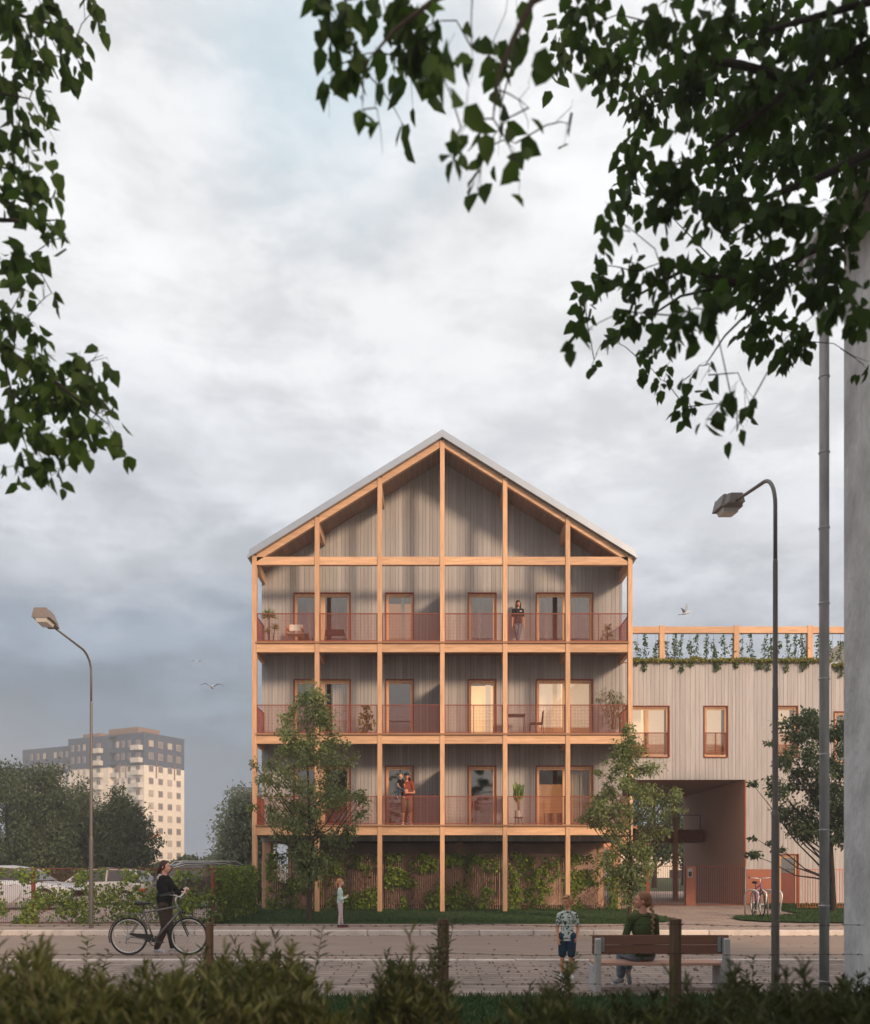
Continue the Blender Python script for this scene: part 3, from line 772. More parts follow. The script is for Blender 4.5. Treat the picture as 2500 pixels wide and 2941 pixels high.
# white house beyond the passage
wh = thing('white_house', (PX(1930, 66), 70, 0), 'low white house with orange roof glimpsed through the passage', 'house')
MB().box(PX(1750, 66), PX(2010, 66), 66, 74, .2, PZ(2435, 66)).build('wall', mat('house_white', (.80, .70, .62), .8, .06), wh)
for a, b in ((1925, 1943), (1948, 1963), (1850, 1875)): MB().box(PX(a, 66), PX(b, 66), 65.93, 66, PZ(2528, 66), PZ(2499, 66)).build('window', M['dark'], wh)
MB().hexa([P(1740, 2440, 65.5), P(2020, 2440, 65.5), P(2020, 2440, 75), P(1740, 2440, 75)], [P(1740, 2436, 65.5), P(2020, 2436, 65.5), (PX(2020, 66), 75, 5.2), (PX(1740, 66), 75, 5.2)]).build('roof', mat('house_roof', (.55, .20, .08), .8, .15), wh)

# ------------------------------------------------------------ concrete house at the right edge, with downpipe
ch = thing('concrete_house', (6.2, 11, .0), 'rough grey concrete house wall cropped by the right edge of the photo', 'house')
YC = 9.35; qx = PX(2425, YC); YN = -1.5
ze = 8.43                             # eaves height
sl2 = 1.0
b = MB(); X2 = qx + 8
mid = qx + 4
b.add([(qx, YN, -.1), (X2, YN, -.1), (X2, YN, ze), (mid, YN, ze + 4 * sl2), (qx, YN, ze),
       (qx, YC, -.1), (X2, YC, -.1), (X2, YC, ze), (mid, YC, ze + 4 * sl2), (qx, YC, ze)],
      [(0, 1, 2, 3, 4), (9, 8, 7, 6, 5), (0, 4, 9, 5), (1, 6, 7, 2), (4, 3, 8, 9), (3, 2, 7, 8), (0, 5, 6, 1)])
b.build('wall', M['concrete'], ch)
rf = MB()
for s, x0 in ((-1, qx), (1, X2)):
    o = .30; xa = x0 + s * o
    lo = [(xa, YN - .2, ze - o * sl2 + .06), (mid, YN - .2, ze + 4 * sl2 + .06), (mid, YC + .12, ze + 4 * sl2 + .06), (xa, YC + .12, ze - o * sl2 + .06)]
    rf.hexa(lo, [(p[0], p[1], p[2] + .16) for p in lo])
rf.build('roof', mat('eaves', (.42, .33, .29), .7, .1), ch)
gt = MB(); gxl = qx - .40
gt.tube([(gxl, YN - .2, ze - .26), (gxl, YC + .1, ze - .26)], .075, 10); gt.build('gutter', M['galv'], ch)
dp = MB(); xd = PX(2368.5, 9.3); Yd = 9.3; rd = .050
dp.tube([(gxl, Yd, ze - .3), (gxl + .0, Yd, ze - .5), (gxl + .03, Yd, ze - .62), (xd - .03, Yd, ze - .86), (xd, Yd, ze - 1.0), (xd, Yd, 0)], rd, 16)
for k, py in enumerate(range(1083, 2941, 217)):
    z = PZ(py, Yd); dp.tube([(xd, Yd, z - .006), (xd, Yd, z + .006)], rd + .008, 16)
dpo = dp.build('downpipe', M['galv'], ch, smooth=True)
fl = thing('roof_flue', (PX(2483, 10.5), 10.5, 10), 'rust red flue standing on the roof at the top right', 'flue')
xf = PX(2483, 10.5); b = MB(); b.tube([(xf, 10.5, PZ(420, 10.5)), (xf, 10.5, PZ(265, 10.5))], .028, 10)
for py in (405, 360, 300): b.tube([(xf, 10.5, PZ(py, 10.5) - .02), (xf, 10.5, PZ(py, 10.5) + .02)], .036, 10)
b.build('flue_pipe', M['rust'], fl); MB().ell((xf, 10.5, PZ(258, 10.5)), .055, .055, .05).build('cowl', M['rust'], fl)
# ------------------------------------------------------------ tower and second block far away
def tower():
    C = Vector((PX(414, 208), 208, 0)); u = Vector((.4546, .8907, 0)); v = Vector((-.8907, .4546, 0))
    top = PZ(2107, 208); n = 11; fh = 3.0
    t = thing('apartment_tower', (C.x - 12, C.y + 14, 0), 'tall cream apartment tower with slate blue upper storeys beyond the car park', 'apartment tower')
    cream = mat('tower_cream', (.74, .67, .58), .85, .06, .3); blue = mat('tower_blue', (.06, .075, .115), .8, .08, .3)
    brown = mat('tower_brown', (.22, .13, .085), .8, .1, .4); bal = mat('tower_balcony', (.55, .52, .47), .8, .05)
    frame = mat('tower_window_frame', (.45, .33, .23), .7, .1); pane = mat('tower_pane', (.16, .15, .16), .3, .2, .5, spec=.5)
    def slab(name, m, a0, a1, b0, b1, z0, z1):
        lo = [C + u * a0 + v * b0, C + u * a1 + v * b0, C + u * a1 + v * b1, C + u * a0 + v * b1]
        return MB().hexa([(p.x, p.y, z0) for p in lo], [(p.x, p.y, z1) for p in lo]).build(name, m, t)
    z8 = top - 7.5
    W = 13.4
    segs = [(0, 9.2, 0, 0), (9.2, 11.8, 1.2, -.0), (11.8, 26, 0, 0), (26, 46, 2.2, -.9)]
    for b0, b1, ins, dz in segs:
        slab('wall', cream, ins, W, b0, b1, 0, z8 + dz * .3); slab('upper_wall', blue, ins - .03, W + .03, b0, b1, z8 + dz * .3, top + dz)
    slab('parapet', blue, -.05, W + .05, -.05, 26, top, top + .35)
    slab('roof_structure', brown, 2, 9, 4, 14, top + .36, top + 2.2); slab('roof_structure', brown, 2, 8, 17, 23, top + .36, top + 1.6)
    wm = MB(); wm.box(-.75, .75, -.05, .06, 0, 1.55, mi=0)
    wm.box(-.62, -.04, -.08, -.05, .12, 1.43, mi=1); wm.box(.04, .62, -.08, -.05, .12, 1.43, mi=1)
    me = wm.mesh('window'); me.materials.append(frame); me.materials.append(pane)
    me2 = me.copy(); me2.materials[1] = mat('tower_blind', (.42, .38, .34), .7, .1)
    a_r = math.atan2(u.y, u.x); a_l = math.atan2(-v.y, -v.x)
    def win(p, ang, s=1.0):
        o = bpy.data.objects.new('window', me2 if random.random() < .3 else me); COL.objects.link(o); o.parent = t; o.location = p - ORG[t.name]; o.rotation_euler = (0, 0, ang); o.scale = (s, 1, 1)
    for k in range(n):
        z = top - 2.9 - k * fh
        if z < 1: break
        for a in (2.2, 5.3, 8.4, 11.4): win(C + u * a + Vector((0, 0, z)) + v * -.04, a_r)
        if k < 8:
            for b in (4.2 + .6, 6.3 + .6, 8.4 + .3): 
                win(C + v * b + Vector((0, 0, z)) - u * .04, a_l, .62)
            for b in (14.6 + 5.6, 22.2, 24.4): win(C + v * b + Vector((0, 0, z)) - u * .04, a_l, .62)
            for b in (29, 31.2, 33.4, 37.5, 40, 42.5): 
                if k < 5: win(C + v * b + u * 2.10 + Vector((0, 0, z - .9)), a_l, .62)
        if k < 8:
            for b in (1.9, 15.2): 
                w = 3.0
                p = C + v * b
                lo = [p - u * 1.3 - v * w / 2 * .9, p + u * .0 - v * w / 2, p + u * .0 + v * w / 2, p - u * 1.3 + v * w / 2 * .9]
                bb = MB().hexa([(q.x, q.y, z - 1.0) for q in lo], [(q.x, q.y, z + .15) for q in lo]).build('balcony', bal, t)
                win(p + Vector((0, 0, z - .1)) - u * .05, a_l, .9)
            p = C + v * 10.5 + u * 1.2
            lo = [p - u * .9 - v * 1.2, p - v * 1.2, p + v * 1.2, p - u * .9 + v * 1.2]
            MB().hexa([(q.x, q.y, z - 1.0) for q in lo], [(q.x, q.y, z + .1) for q in lo]).build('balcony', bal if k > 1 else blue, t)
            win(p + Vector((0, 0, z - .1)) - u * .05, a_l, .7)
        p = C + u * (W + .0) + v * 1.2
        lo = [p, p + u * 1.1, p + u * 1.1 + v * 2.4, p + v * 2.4]
        MB().hexa([(q.x, q.y, z - 1.0) for q in lo], [(q.x, q.y, z + .2) for q in lo]).build('balcony', bal, t)
    for a in (3.9, 10.0):
        q = C + u * a - v * .06; MB().bar((q.x, q.y, z8 - 2.8), (q.x, q.y, z8 + .8), .35, .2).build('brown_strip', brown, t)
    for b in (5.9, 7.9): 
        q = C + v * b - u * .06; MB().bar((q.x, q.y, z8 - 2.8), (q.x, q.y, z8 + .8), .3, .2).build('brown_strip', brown, t)
    # second block
    D2 = 210; x0, x1 = PX(664, D2), PX(760, D2); t2 = thing('distant_block', (x0, D2 + 8, 0), 'distant slate blue block peeping out left of the gabled building', 'apartment block')
    zt = PZ(2261, D2)
    MB().box(x0, x1, D2, D2 + 14, zt - 5.6, zt).build('upper_wall', blue, t2); MB().box(x0 + .1, x1 - .1, D2 + .1, D2 + 13.9, 0, zt - 5.6).build('wall', cream, t2)
    for k in range(6):
        for px in (676, 693, 709): 
            o = bpy.data.objects.new('window', me); COL.objects.link(o); o.parent = t2; o.location = Vector((PX(px, D2), D2 - .05, zt - 2.4 - 3 * k)) - ORG[t2.name]; o.scale = (.62, 1, 1)
    MB().box(x0 - 1, x0, D2 + 2, D2 + 4, zt - 5.2, zt - 4.1).build('balcony', bal, t2)
tower()
# low cream house with orange roof behind the left trees
lh = thing('low_house', (PX(270, 62), 66, 0), 'low cream house with orange roof edge half hidden behind the car park trees', 'house')
MB().box(PX(90, 62), PX(345, 62), 62, 70, .2, PZ(2462, 62)).build('wall', mat('low_house_wall', (.60, .47, .38), .85, .1), lh)
MB().box(PX(225, 62), PX(262, 62), 61.9, 62, PZ(2500, 62), PZ(2466, 62)).build('garage_door', mat('garage', (.22, .22, .22), .7, .1), lh)
MB().box(PX(128, 62), PX(136, 62), 61.8, 62, PZ(2515, 62), PZ(2450, 62)).build('orange_pier', M['orange'], lh)
MB().box(PX(318, 62), PX(328, 62), 61.8, 62, PZ(2500, 62), PZ(2470, 62)).build('orange_pier', M['orange'], lh)
MB().hexa([P(85, 2462, 61.5), P(350, 2462, 61.5), P(350, 2462, 71), P(85, 2462, 71)], [P(85, 2458, 61.5), P(350, 2458, 61.5), (PX(350, 62), 71, 4.3), (PX(85, 62), 71, 4.3)]).build('roof', mat('low_roof', (.50, .18, .08), .8, .15), lh)

# ------------------------------------------------------------ trees
def cluster_tree(root, limbs, clusters, size, lm, bark='bark', width=.5, droop=.6, twig=.006, crown_name='crown', ncut=None, shape='ovate', limb_name='branch', spread=.9, onelimb=True, thick=1.0, ntk=1.0):
    """limbs: list of (points, r0, r1); clusters: (centre, rx, ry, rz, count). Twigs reach from the nearest limb point."""
    lp = []
    if onelimb: lb = MB()
    for pts, r0, r1 in limbs:
        pts = [Vector(p) for p in pts]; k = len(pts)
        rad = [(r0 + (r1 - r0) * i / (k - 1)) * thick for i in range(k)]
        if onelimb: lb.tube(pts, rad, 7)
        else: MB().tube(pts, rad, 7).build(limb_name, M[bark], root, smooth=True)
        for a, b in zip(pts[:-1], pts[1:]):
            for t in (0, .25, .5, .75): lp.append(a.lerp(b, t))
        lp.append(pts[-1])
    tb = lb if onelimb else MB(); Cs = []; Ds = []; Ns = []; Rn = []
    clusters = [(Vector(c[0]), *c[1:]) for c in clusters]; todo = []
    dist = [min((q - c[0]).length for q in lp) for c in clusters]; left = list(range(len(clusters)))
    while left:
        i = min(left, key=lambda k: dist[k]); left.remove(i); todo.append(clusters[i]); ci = clusters[i][0]
        for k in left: dist[k] = min(dist[k], (ci - clusters[k][0]).length * 1.05)
    for c, rx, ry, rz, cnt in todo:
        best = min(lp, key=lambda q: (q - c).length + max(0, (q.z - c.z)) * .6)
        m_ = best.lerp(c, .5) + Vector((random.uniform(-.1, .1), random.uniform(-.1, .1), .12)) * (c - best).length
        L = (c - best).length
        tb.tube([best, best.lerp(m_, .6), m_, m_.lerp(c, .6) + Vector((0, 0, .03)) * L, c], [twig * (1 + .8 * L), twig * (1 + .5 * L), twig, twig * .8, twig * .4], 5)
        lp.append(c.copy()); nt = max(3, int(cnt / 26)); ends = []
        for ti in range(nt):
            e = c + Vector((random.gauss(0, rx * (.6 if ntk == 1 else .42)), random.gauss(0, ry * .6), random.gauss(0, rz * (.6 if ntk == 1 else .42))))
            if ti < nt * ntk: tb.tube([m_.lerp(c, random.uniform(.2, .9)), c.lerp(e, .5) + Vector((0, 0, .02)), e], [twig * .7, twig * .5, twig * .25], 4)
            ends.append(e)
        tone = random.uniform(0, .5)
        p = rng.normal(size=(cnt, 3)); p /= np.linalg.norm(p, axis=1, keepdims=True); p *= (rng.random((cnt, 1)) ** .45) * spread
        E = np.array([[*ends[i]] for i in rng.integers(0, nt, cnt)])
        q = np.array(c) + p * np.array([rx, ry, rz]); q = q * .64 + (E + rng.normal(size=(cnt, 3)) * np.array([rx, ry, rz]) * .3) * .36
        Cs.append(q)
        d = p * .7 + rng.normal(size=(cnt, 3)) * .55; d[:, 2] -= droop
        Ds.append(d); nn = rng.normal(size=(cnt, 3)) * .6; nn[:, 2] += .8
        if droop > 1.1: nn = rng.normal(size=(cnt, 3)); nn[:, 1] -= .5
        Ns.append(nn); Rn.append(np.clip(tone + rng.random(cnt) * .5, 0, 1))
    tb.build('branches', M[bark], root)
    Cs = np.concatenate(Cs); Ds = np.concatenate(Ds); Ns = np.concatenate(Ns); Rn = np.concatenate(Rn)
    leafmesh(crown_name, Cs, Ds, Ns, size * rng.uniform(.65, 1.25, len(Cs)), L_[lm], root, width=width, rnd=Rn, shape=shape)

def street_tree(name, label, base, ztop, prof, lm, nclu=70, per=120, size=.10, tr=.07, lean=(0, 0), crz=.30, crr=.36, dark=False, group=None, depthk=.8, cat='tree', extra=()):
    """prof: list of (z, left extent, right extent) about the trunk"""
    base = Vector(base); root = thing(name, base, label, cat, group)
    zs = [p[0] for p in prof]
    def ext(z, s):
        return float(np.interp(z, zs, [p[1 + s] for p in prof]))
    H = ztop - base.z
    tp = [base + Vector((lean[0] * t + math.sin(t * 5) * .04, lean[1] * t, H * t * .93)) for t in (0, .1, .2, .35, .5, .65, .8, 1)]
    bk = 'barkdark' if dark else 'bark'
    MB().tube([base - Vector((0, 0, .1))] + tp, [tr * 1.35, tr * 1.15, tr, tr * .9, tr * .75, tr * .55, tr * .4, tr * .25, .01], 9).build('trunk', M[bk], root, smooth=True)
    def tpos(z):
        t = (z - base.z) / (H * .93); t = min(.98, max(.02, t)); return base + Vector((lean[0] * t + math.sin(t * 5) * .04, lean[1] * t, H * t * .93))
    clusters = []; limbs = []
    z0, z1 = zs[0], zs[-1]
    tries = 0
    while len(clusters) < nclu and tries < nclu * 60:
        tries += 1
        z = random.uniform(z0, z1); a = random.uniform(0, 2 * math.pi); u = math.sqrt(random.random()) 
        cxx = math.cos(a); s = 0 if cxx < 0 else 1
        e = ext(z, s); w = (ext(z, 0) + ext(z, 1)) / 2
        if random.random() > w / 1.2 + .15: continue
        x = cxx * u * max(.05, e - crr * .55); y = math.sin(a) * u * max(.05, w * depthk - crr * .4)
        q = Vector((tpos(z).x + x, tpos(z).y + y, z))
        if any((q - Vector(c[0])).length < crr * .55 for c in clusters): continue
        k = random.uniform(.7, 1.25)
        clusters.append((q, crr * k, crr * k, crz * k, int(per * k * k)))
    for q, rx, rz, cnt in extra: clusters.append((q, rx, rx, rz, cnt))
    far = sorted(clusters, key=lambda c: -(Vector(c[0]) - tpos(c[0].z)).length)[:8 + nclu // 12]
    for c, *_ in far:
        c = Vector(c); o = (Vector((c.x, c.y, 0)) - Vector((tpos(c.z).x, tpos(c.z).y, 0))).length
        s = tpos(max(base.z + H * .16, c.z - o * random.uniform(.9, 1.4)))
        m_ = s.lerp(c, .45) + Vector((0, 0, -.08 * o))
        limbs.append(([s, s.lerp(m_, .5) + Vector((0, 0, .02)), m_, m_.lerp(c, .6) + Vector((0, 0, .05)), c], tr * .30, .006))
    cluster_tree(root, limbs or [([tpos(z0), tpos(z1)], .02, .01)], clusters, size, lm, bk, droop=.35, twig=.006)
    return root

def pxprof(rows, xt, Y):
    return [(PZ(py, Y), (xt - a) * Y / F * 1.10, (b - xt) * Y / F * 1.10) for py, a, b in rows]
Y1 = 23.3
t1 = street_tree('street_tree', 'slender young tree in leaf on the lawn before the left columns', (PX(886, Y1), Y1, .12), PZ(1985, Y1),
    pxprof([(2520, 850, 960), (2460, 820, 1000), (2400, 770, 1040), (2330, 735, 1055), (2240, 745, 1050), (2160, 770, 1020), (2080, 800, 975), (2030, 835, 955), (1985, 860, 935)], 886, Y1),
    'tree', 128, 112, .09, tr=.075, crr=.33, crz=.30,
    extra=[(P(728, 2200, Y1), .16, .22, 60), (P(722, 2320, Y1), .22, .15, 60), (P(1050, 2290, Y1), .25, .25, 110), (P(1010, 2190, Y1), .25, .25, 110), (P(985, 2530, Y1), .2, .15, 50), (P(780, 2330, Y1), .3, .25, 130)])
Y2 = 23.2
t2 = street_tree('street_tree', 'slender young tree in leaf by the right corner of the gabled building', (PX(1808, Y2), Y2, .12), PZ(2090, Y2),
    pxprof([(2600, 1790, 1830), (2540, 1740, 1860), (2470, 1700, 1880), (2400, 1690, 1930), (2340, 1680, 1950), (2260, 1720, 1940), (2200, 1735, 1910), (2140, 1765, 1850), (2090, 1790, 1825)], 1808, Y2),
    'tree', 96, 112, .088, tr=.06, crr=.31, crz=.28,
    extra=[(P(1675, 2350, Y2), .2, .15, 70), (P(1940, 2270, Y2), .2, .2, 80), (P(1950, 2330, Y2), .2, .12, 50), (P(1800, 2100, Y2), .15, .15, 60), (P(1720, 2220, Y2), .2, .18, 80)])
Y3 = 27.0
t3 = street_tree('street_tree', 'dark leafy tree with a bare lower trunk beside the downpipe', (PX(2392, Y3), Y3, .2), PZ(2060, Y3),
    pxprof([(2420, 2300, 2480), (2350, 2230, 2500), (2280, 2165, 2500), (2210, 2215, 2520), (2150, 2235, 2520), (2100, 2270, 2500), (2055, 2300, 2440)], 2392, Y3),
    'treedark', 100, 140, .115, tr=.11, crr=.42, crz=.32, dark=True, lean=(-.3, 0),
    extra=[(P(2160, 2455, Y3), .38, .14, 150), (P(2235, 2440, Y3), .3, .12, 110), (P(2165, 2405, Y3), .2, .06, 40), (P(2215, 2420, Y3), .2, .08, 50), (P(2160, 2250, Y3), .25, .15, 90), (P(2290, 2065, Y3), .3, .2, 100), (P(2320, 2050, Y3), .3, .2, 100), (P(2215, 2135, Y3), .2, .1, 50)])

# trees beyond the car park
far_specs = [  # label, px trunk, Y, rows
 ('broad dark tree cropped by the left edge behind the silver saloon', 20, 46, [(2540, -110, 120), (2440, -150, 150), (2330, -160, 130), (2240, -130, 100), (2210, -60, 70)], 2205),
 ('tallest dark tree of the left group in front of the cream tower', 130, 44, [(2540, 40, 200), (2440, 0, 230), (2330, 20, 210), (2250, 50, 200), (2205, 80, 175)], 2185),
 ('dark tree behind the left street lamp pole', 235, 47, [(2530, 160, 300), (2440, 150, 320), (2350, 170, 310), (2290, 200, 280), (2260, 220, 260)], 2250),
 ('dark spreading tree at the foot of the cream tower', 345, 45, [(2500, 280, 420), (2440, 260, 455), (2370, 260, 440), (2310, 280, 400), (2265, 300, 350)], 2255),
 ('pale hazy green tree left of the gabled building', 690, 40, [(2540, 625, 790), (2450, 615, 800), (2380, 620, 800), (2320, 650, 780), (2290, 690, 740)], 2285)]
for lab, px, Y, rows, top in far_specs:
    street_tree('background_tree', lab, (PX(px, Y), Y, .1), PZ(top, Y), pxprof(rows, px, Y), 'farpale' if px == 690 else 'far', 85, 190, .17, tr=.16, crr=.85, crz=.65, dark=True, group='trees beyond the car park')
for lab, px, Y, rows, top in [
 ('leafy tree seen through the passage left of the walkway post', 1880, 52, [(2470, 1820, 1960), (2400, 1800, 1990), (2300, 1800, 1990), (2200, 1840, 1960)], 2180),
 ('leafy tree seen through the passage right of the walkway post', 1965, 55, [(2480, 1920, 2030), (2400, 1900, 2050), (2300, 1900, 2050), (2200, 1920, 2020)], 2190)]:
    street_tree('courtyard_tree', lab, (PX(px, Y), Y, .2), PZ(top, Y), pxprof(rows, px, Y), 'far', 60, 120, .2, tr=.16, crr=.8, crz=.6, dark=True, group='trees behind the passage')
# hedge line far away
def hedge(name, label, x0, x1, Y, zt, n):
    t = thing(name, ((x0 + x1) / 2, Y, 0), label, 'shrubs')
    xs = rng.uniform(x0, x1, n); k = np.array([noise.noise(Vector((x * .25, Y, 1))) for x in xs])
    zs = rng.random(n) ** .7 * (zt + k * 1.6); ys = Y + rng.normal(0, 1, n)
    D = unit(n); leafmesh('foliage', np.stack([xs, ys, zs], 1), D, unit(n), .30, L_['far'], t)
    b = MB()
    for i in range(12): x = x0 + (x1 - x0) * (i + .5) / 12; b.tube([(x, Y, 0), (x + .3, Y, zt * .6)], [.08, .02], 5)
    b.build('stems', M['barkdark'], t)
hedge('distant_shrub', 'row of distant shrubs below the foot of the cream tower', PX(385, 70), PX(560, 70), 70, PZ(2460, 70), 7000)
hedge('distant_shrub', 'distant shrubs between the tower and the pale hazy tree', PX(560, 75), PX(660, 75), 75, PZ(2466, 75), 5000)
hedge('distant_shrub', 'distant shrubs closing the view behind the dark left trees', PX(-80, 64), PX(85, 64), 64, PZ(2470, 64), 5000)

# ------------------------------------------------------------ overhanging foreground trees
def canopy(name, label, trunk_base, limbs_px, clu, bigs, dy_=0):
    root = thing(name, trunk_base, label, 'tree')
    K = 1.4172
    limbs = [([Vector((PX(x * K, Y), Y, PZ(y * K, Y))) for x, y, Y in pts], r0, r1) for pts, r0, r1 in limbs_px]
    tb = Vector(trunk_base)
    MB().tube([tb - Vector((0, 0, .1)), tb + Vector((0, 0, 1.5)), tb + Vector((0, 0, 3.5)), tb + Vector((0, 0, 5.5)), tb + Vector((0, .1, 8.2))], [.19, .15, .13, .11, .05], 12).build('trunk', M['barkdark'], root, smooth=True)
    cl = []
    for x, y, rx, ry, Y in clu:
        px, py = x * K, y * K; s = Y / F * K
        leaf = .105 * F / Y / K   # in 1764-scale px
        cnt = int(max(3, 3.14 * rx * ry / (leaf * leaf * .5 * .55) * bigs * 2.3))
        cl.append((P(px, py + dy_, Y), rx * s * 1.15, .28, ry * s * 1.05, cnt))
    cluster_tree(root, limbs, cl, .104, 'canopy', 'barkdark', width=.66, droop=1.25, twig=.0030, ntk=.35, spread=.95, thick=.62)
    return root
random.seed(5)
cR = [(680,45,60,55),(715,120,40,60),(665,150,15,40),(780,55,70,60),(870,50,60,60),(830,120,55,45),(890,145,35,50),(955,95,35,22),(1050,70,20,45),(1010,135,22,45),(1015,215,25,25),
      (935,258,35,30),(985,300,26,30),(918,335,18,32),(972,350,14,28),(1045,290,25,20),(1055,355,18,10),(735,222,18,25),(766,220,12,25),(822,262,12,25),(1155,250,15,14),(1072,218,16,12)]
cR = [(*c, random.uniform(3.6, 4.3)) for c in cR]
cM = [(1130,105,35,60),(1190,60,60,60),(1250,120,70,80),(1340,50,80,55),(1450,45,90,55),(1560,40,90,60),(1680,50,90,55),(1750,100,60,80),(1300,200,60,60),(1400,195,80,70),(1520,180,90,80),
      (1640,190,90,80),(1740,220,60,80),(1290,300,45,50),(1380,320,80,60),(1490,310,90,70),(1600,310,90,70),(1720,330,60,70),(1275,380,40,35),(1340,420,70,40),(1450,420,80,60),(1570,420,90,60),
      (1690,440,80,70),(1235,440,35,30),(1210,540,25,45),(1185,620,22,50),(1165,690,16,30),(1205,730,14,18),(1290,550,50,40),(1370,545,60,50),(1460,540,80,60),(1560,560,80,60),(1670,560,70,60),
      (1290,640,40,35),(1320,700,25,28),(1375,640,45,45),(1310,740,16,28),(1440,630,60,45),(1545,655,55,55),(1615,690,45,60),(1700,610,50,40),(1390,825,25,36),(1437,760,20,14),(1400,760,25,16),
      (1445,835,22,26),(1482,800,18,26),(1495,872,12,20),(1522,850,12,12),(1520,820,12,8),(1755,745,12,16),(1340,770,18,28),(1235,690,14,25),(1740,650,40,30),(1500,240,90,60),(1660,260,90,60),(1420,120,90,50),(1620,120,90,50)]
cM = [(*c, random.uniform(4.6, 7.2)) for c in cM]
TR = (PX(3120, 5.6), 5.6, 0)
limbsR = [([(2190, 250, 5.6), (1950, 120, 5.4), (1764, 90, 5.2), (1620, 165, 5.2), (1500, 130, 5.2), (1400, 118, 5.2), (1290, 60, 5.2)], .075, .018),
          ([(2190, 100, 5.6), (1980, 20, 5.2), (1850, -20, 5.0), (1700, 20, 5), (1560, 60, 4.9)], .06, .02),
          ([(2190, 480, 5.6), (1900, 300, 5.6), (1764, 310, 5.6), (1650, 365, 5.6), (1540, 405, 5.7), (1440, 400, 5.7)], .07, .014),
          ([(2190, 640, 5.6), (1950, 480, 5.7), (1764, 455, 5.8), (1640, 510, 5.8), (1500, 573, 5.9), (1390, 545, 5.9), (1290, 600, 5.9)], .07, .012),
          ([(1640, 510, 5.8), (1540, 610, 5.9), (1470, 680, 5.9), (1430, 740, 5.9)], .02, .006),
          ([(1500, 573, 5.9), (1380, 600, 6), (1290, 660, 6), (1220, 700, 6)], .018, .005),
          ([(1620, 165, 5.2), (1500, 260, 5.3), (1400, 330, 5.3)], .035, .01),
          ([(1850, -20, 5.0), (1500, -120, 4.6), (1200, -60, 3.8), (1080, 0, 3.6), (1040, 80, 3.6), (1008, 160, 3.6), (1000, 240, 3.6)], .045, .006),
          ([(1200, -60, 3.8), (1000, -60, 3.6), (880, 0, 3.6), (800, 60, 3.6), (740, 130, 3.6)], .03, .006),
          ([(1200, -60, 3.8), (960, -50, 3.6), (700, 0, 3.6)], .02, .006)]
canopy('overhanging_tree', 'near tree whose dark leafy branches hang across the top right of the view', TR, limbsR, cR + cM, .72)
cL = [(35,35,60,45),(110,35,45,35),(190,20,24,26),(150,85,35,26),(60,100,60,30),(125,112,16,24),(30,185,35,35),(75,165,28,26),(40,250,38,35),(80,235,18,22),(30,325,40,26),(75,365,40,32),(112,350,16,20),
      (18,400,22,40),(50,405,28,26),(95,465,18,20),(130,478,14,26),(60,515,40,24),(20,535,25,18),(105,590,12,22),(45,575,22,16),(18,635,32,28),(55,640,24,26),(20,700,30,35),(80,725,50,32),(160,735,42,26),
      (210,715,18,12),(40,785,50,45),(120,795,55,45),(190,785,32,26),(30,855,40,36),(90,875,46,36),(170,865,36,32),(225,870,26,22),(65,935,32,26),(105,960,22,24),(170,915,24,20),(250,900,14,20),(30,960,14,18),(228,828,12,6)]
cL = [(*c, random.uniform(5.0, 6.2)) for c in cL]
limbsL = [([(-560, 600, 5.6), (-200, 600, 5.6), (0, 700, 5.6), (120, 780, 5.6), (220, 860, 5.6)], .06, .006), ([(-560, 500, 5.6), (-200, 420, 5.6), (-20, 445, 5.6), (70, 448, 5.6), (125, 445, 5.6)], .045, .004),
          ([(-560, 300, 5.6), (-200, 100, 5.6), (0, 20, 5.6), (150, 60, 5.6)], .05, .006), ([(-200, 420, 5.6), (-40, 330, 5.6), (60, 350, 5.6)], .02, .006), ([(-200, 100, 5.6), (-40, 180, 5.6), (60, 200, 5.6)], .02, .006),
          ([(0, 700, 5.6), (30, 820, 5.6), (60, 930, 5.6)], .014, .005)]
canopy('overhanging_tree', 'near tree whose leafy twigs hang down the left edge of the view', (PX(-800, 5.6), 5.6, 0), limbsL, cL, .98, 6)
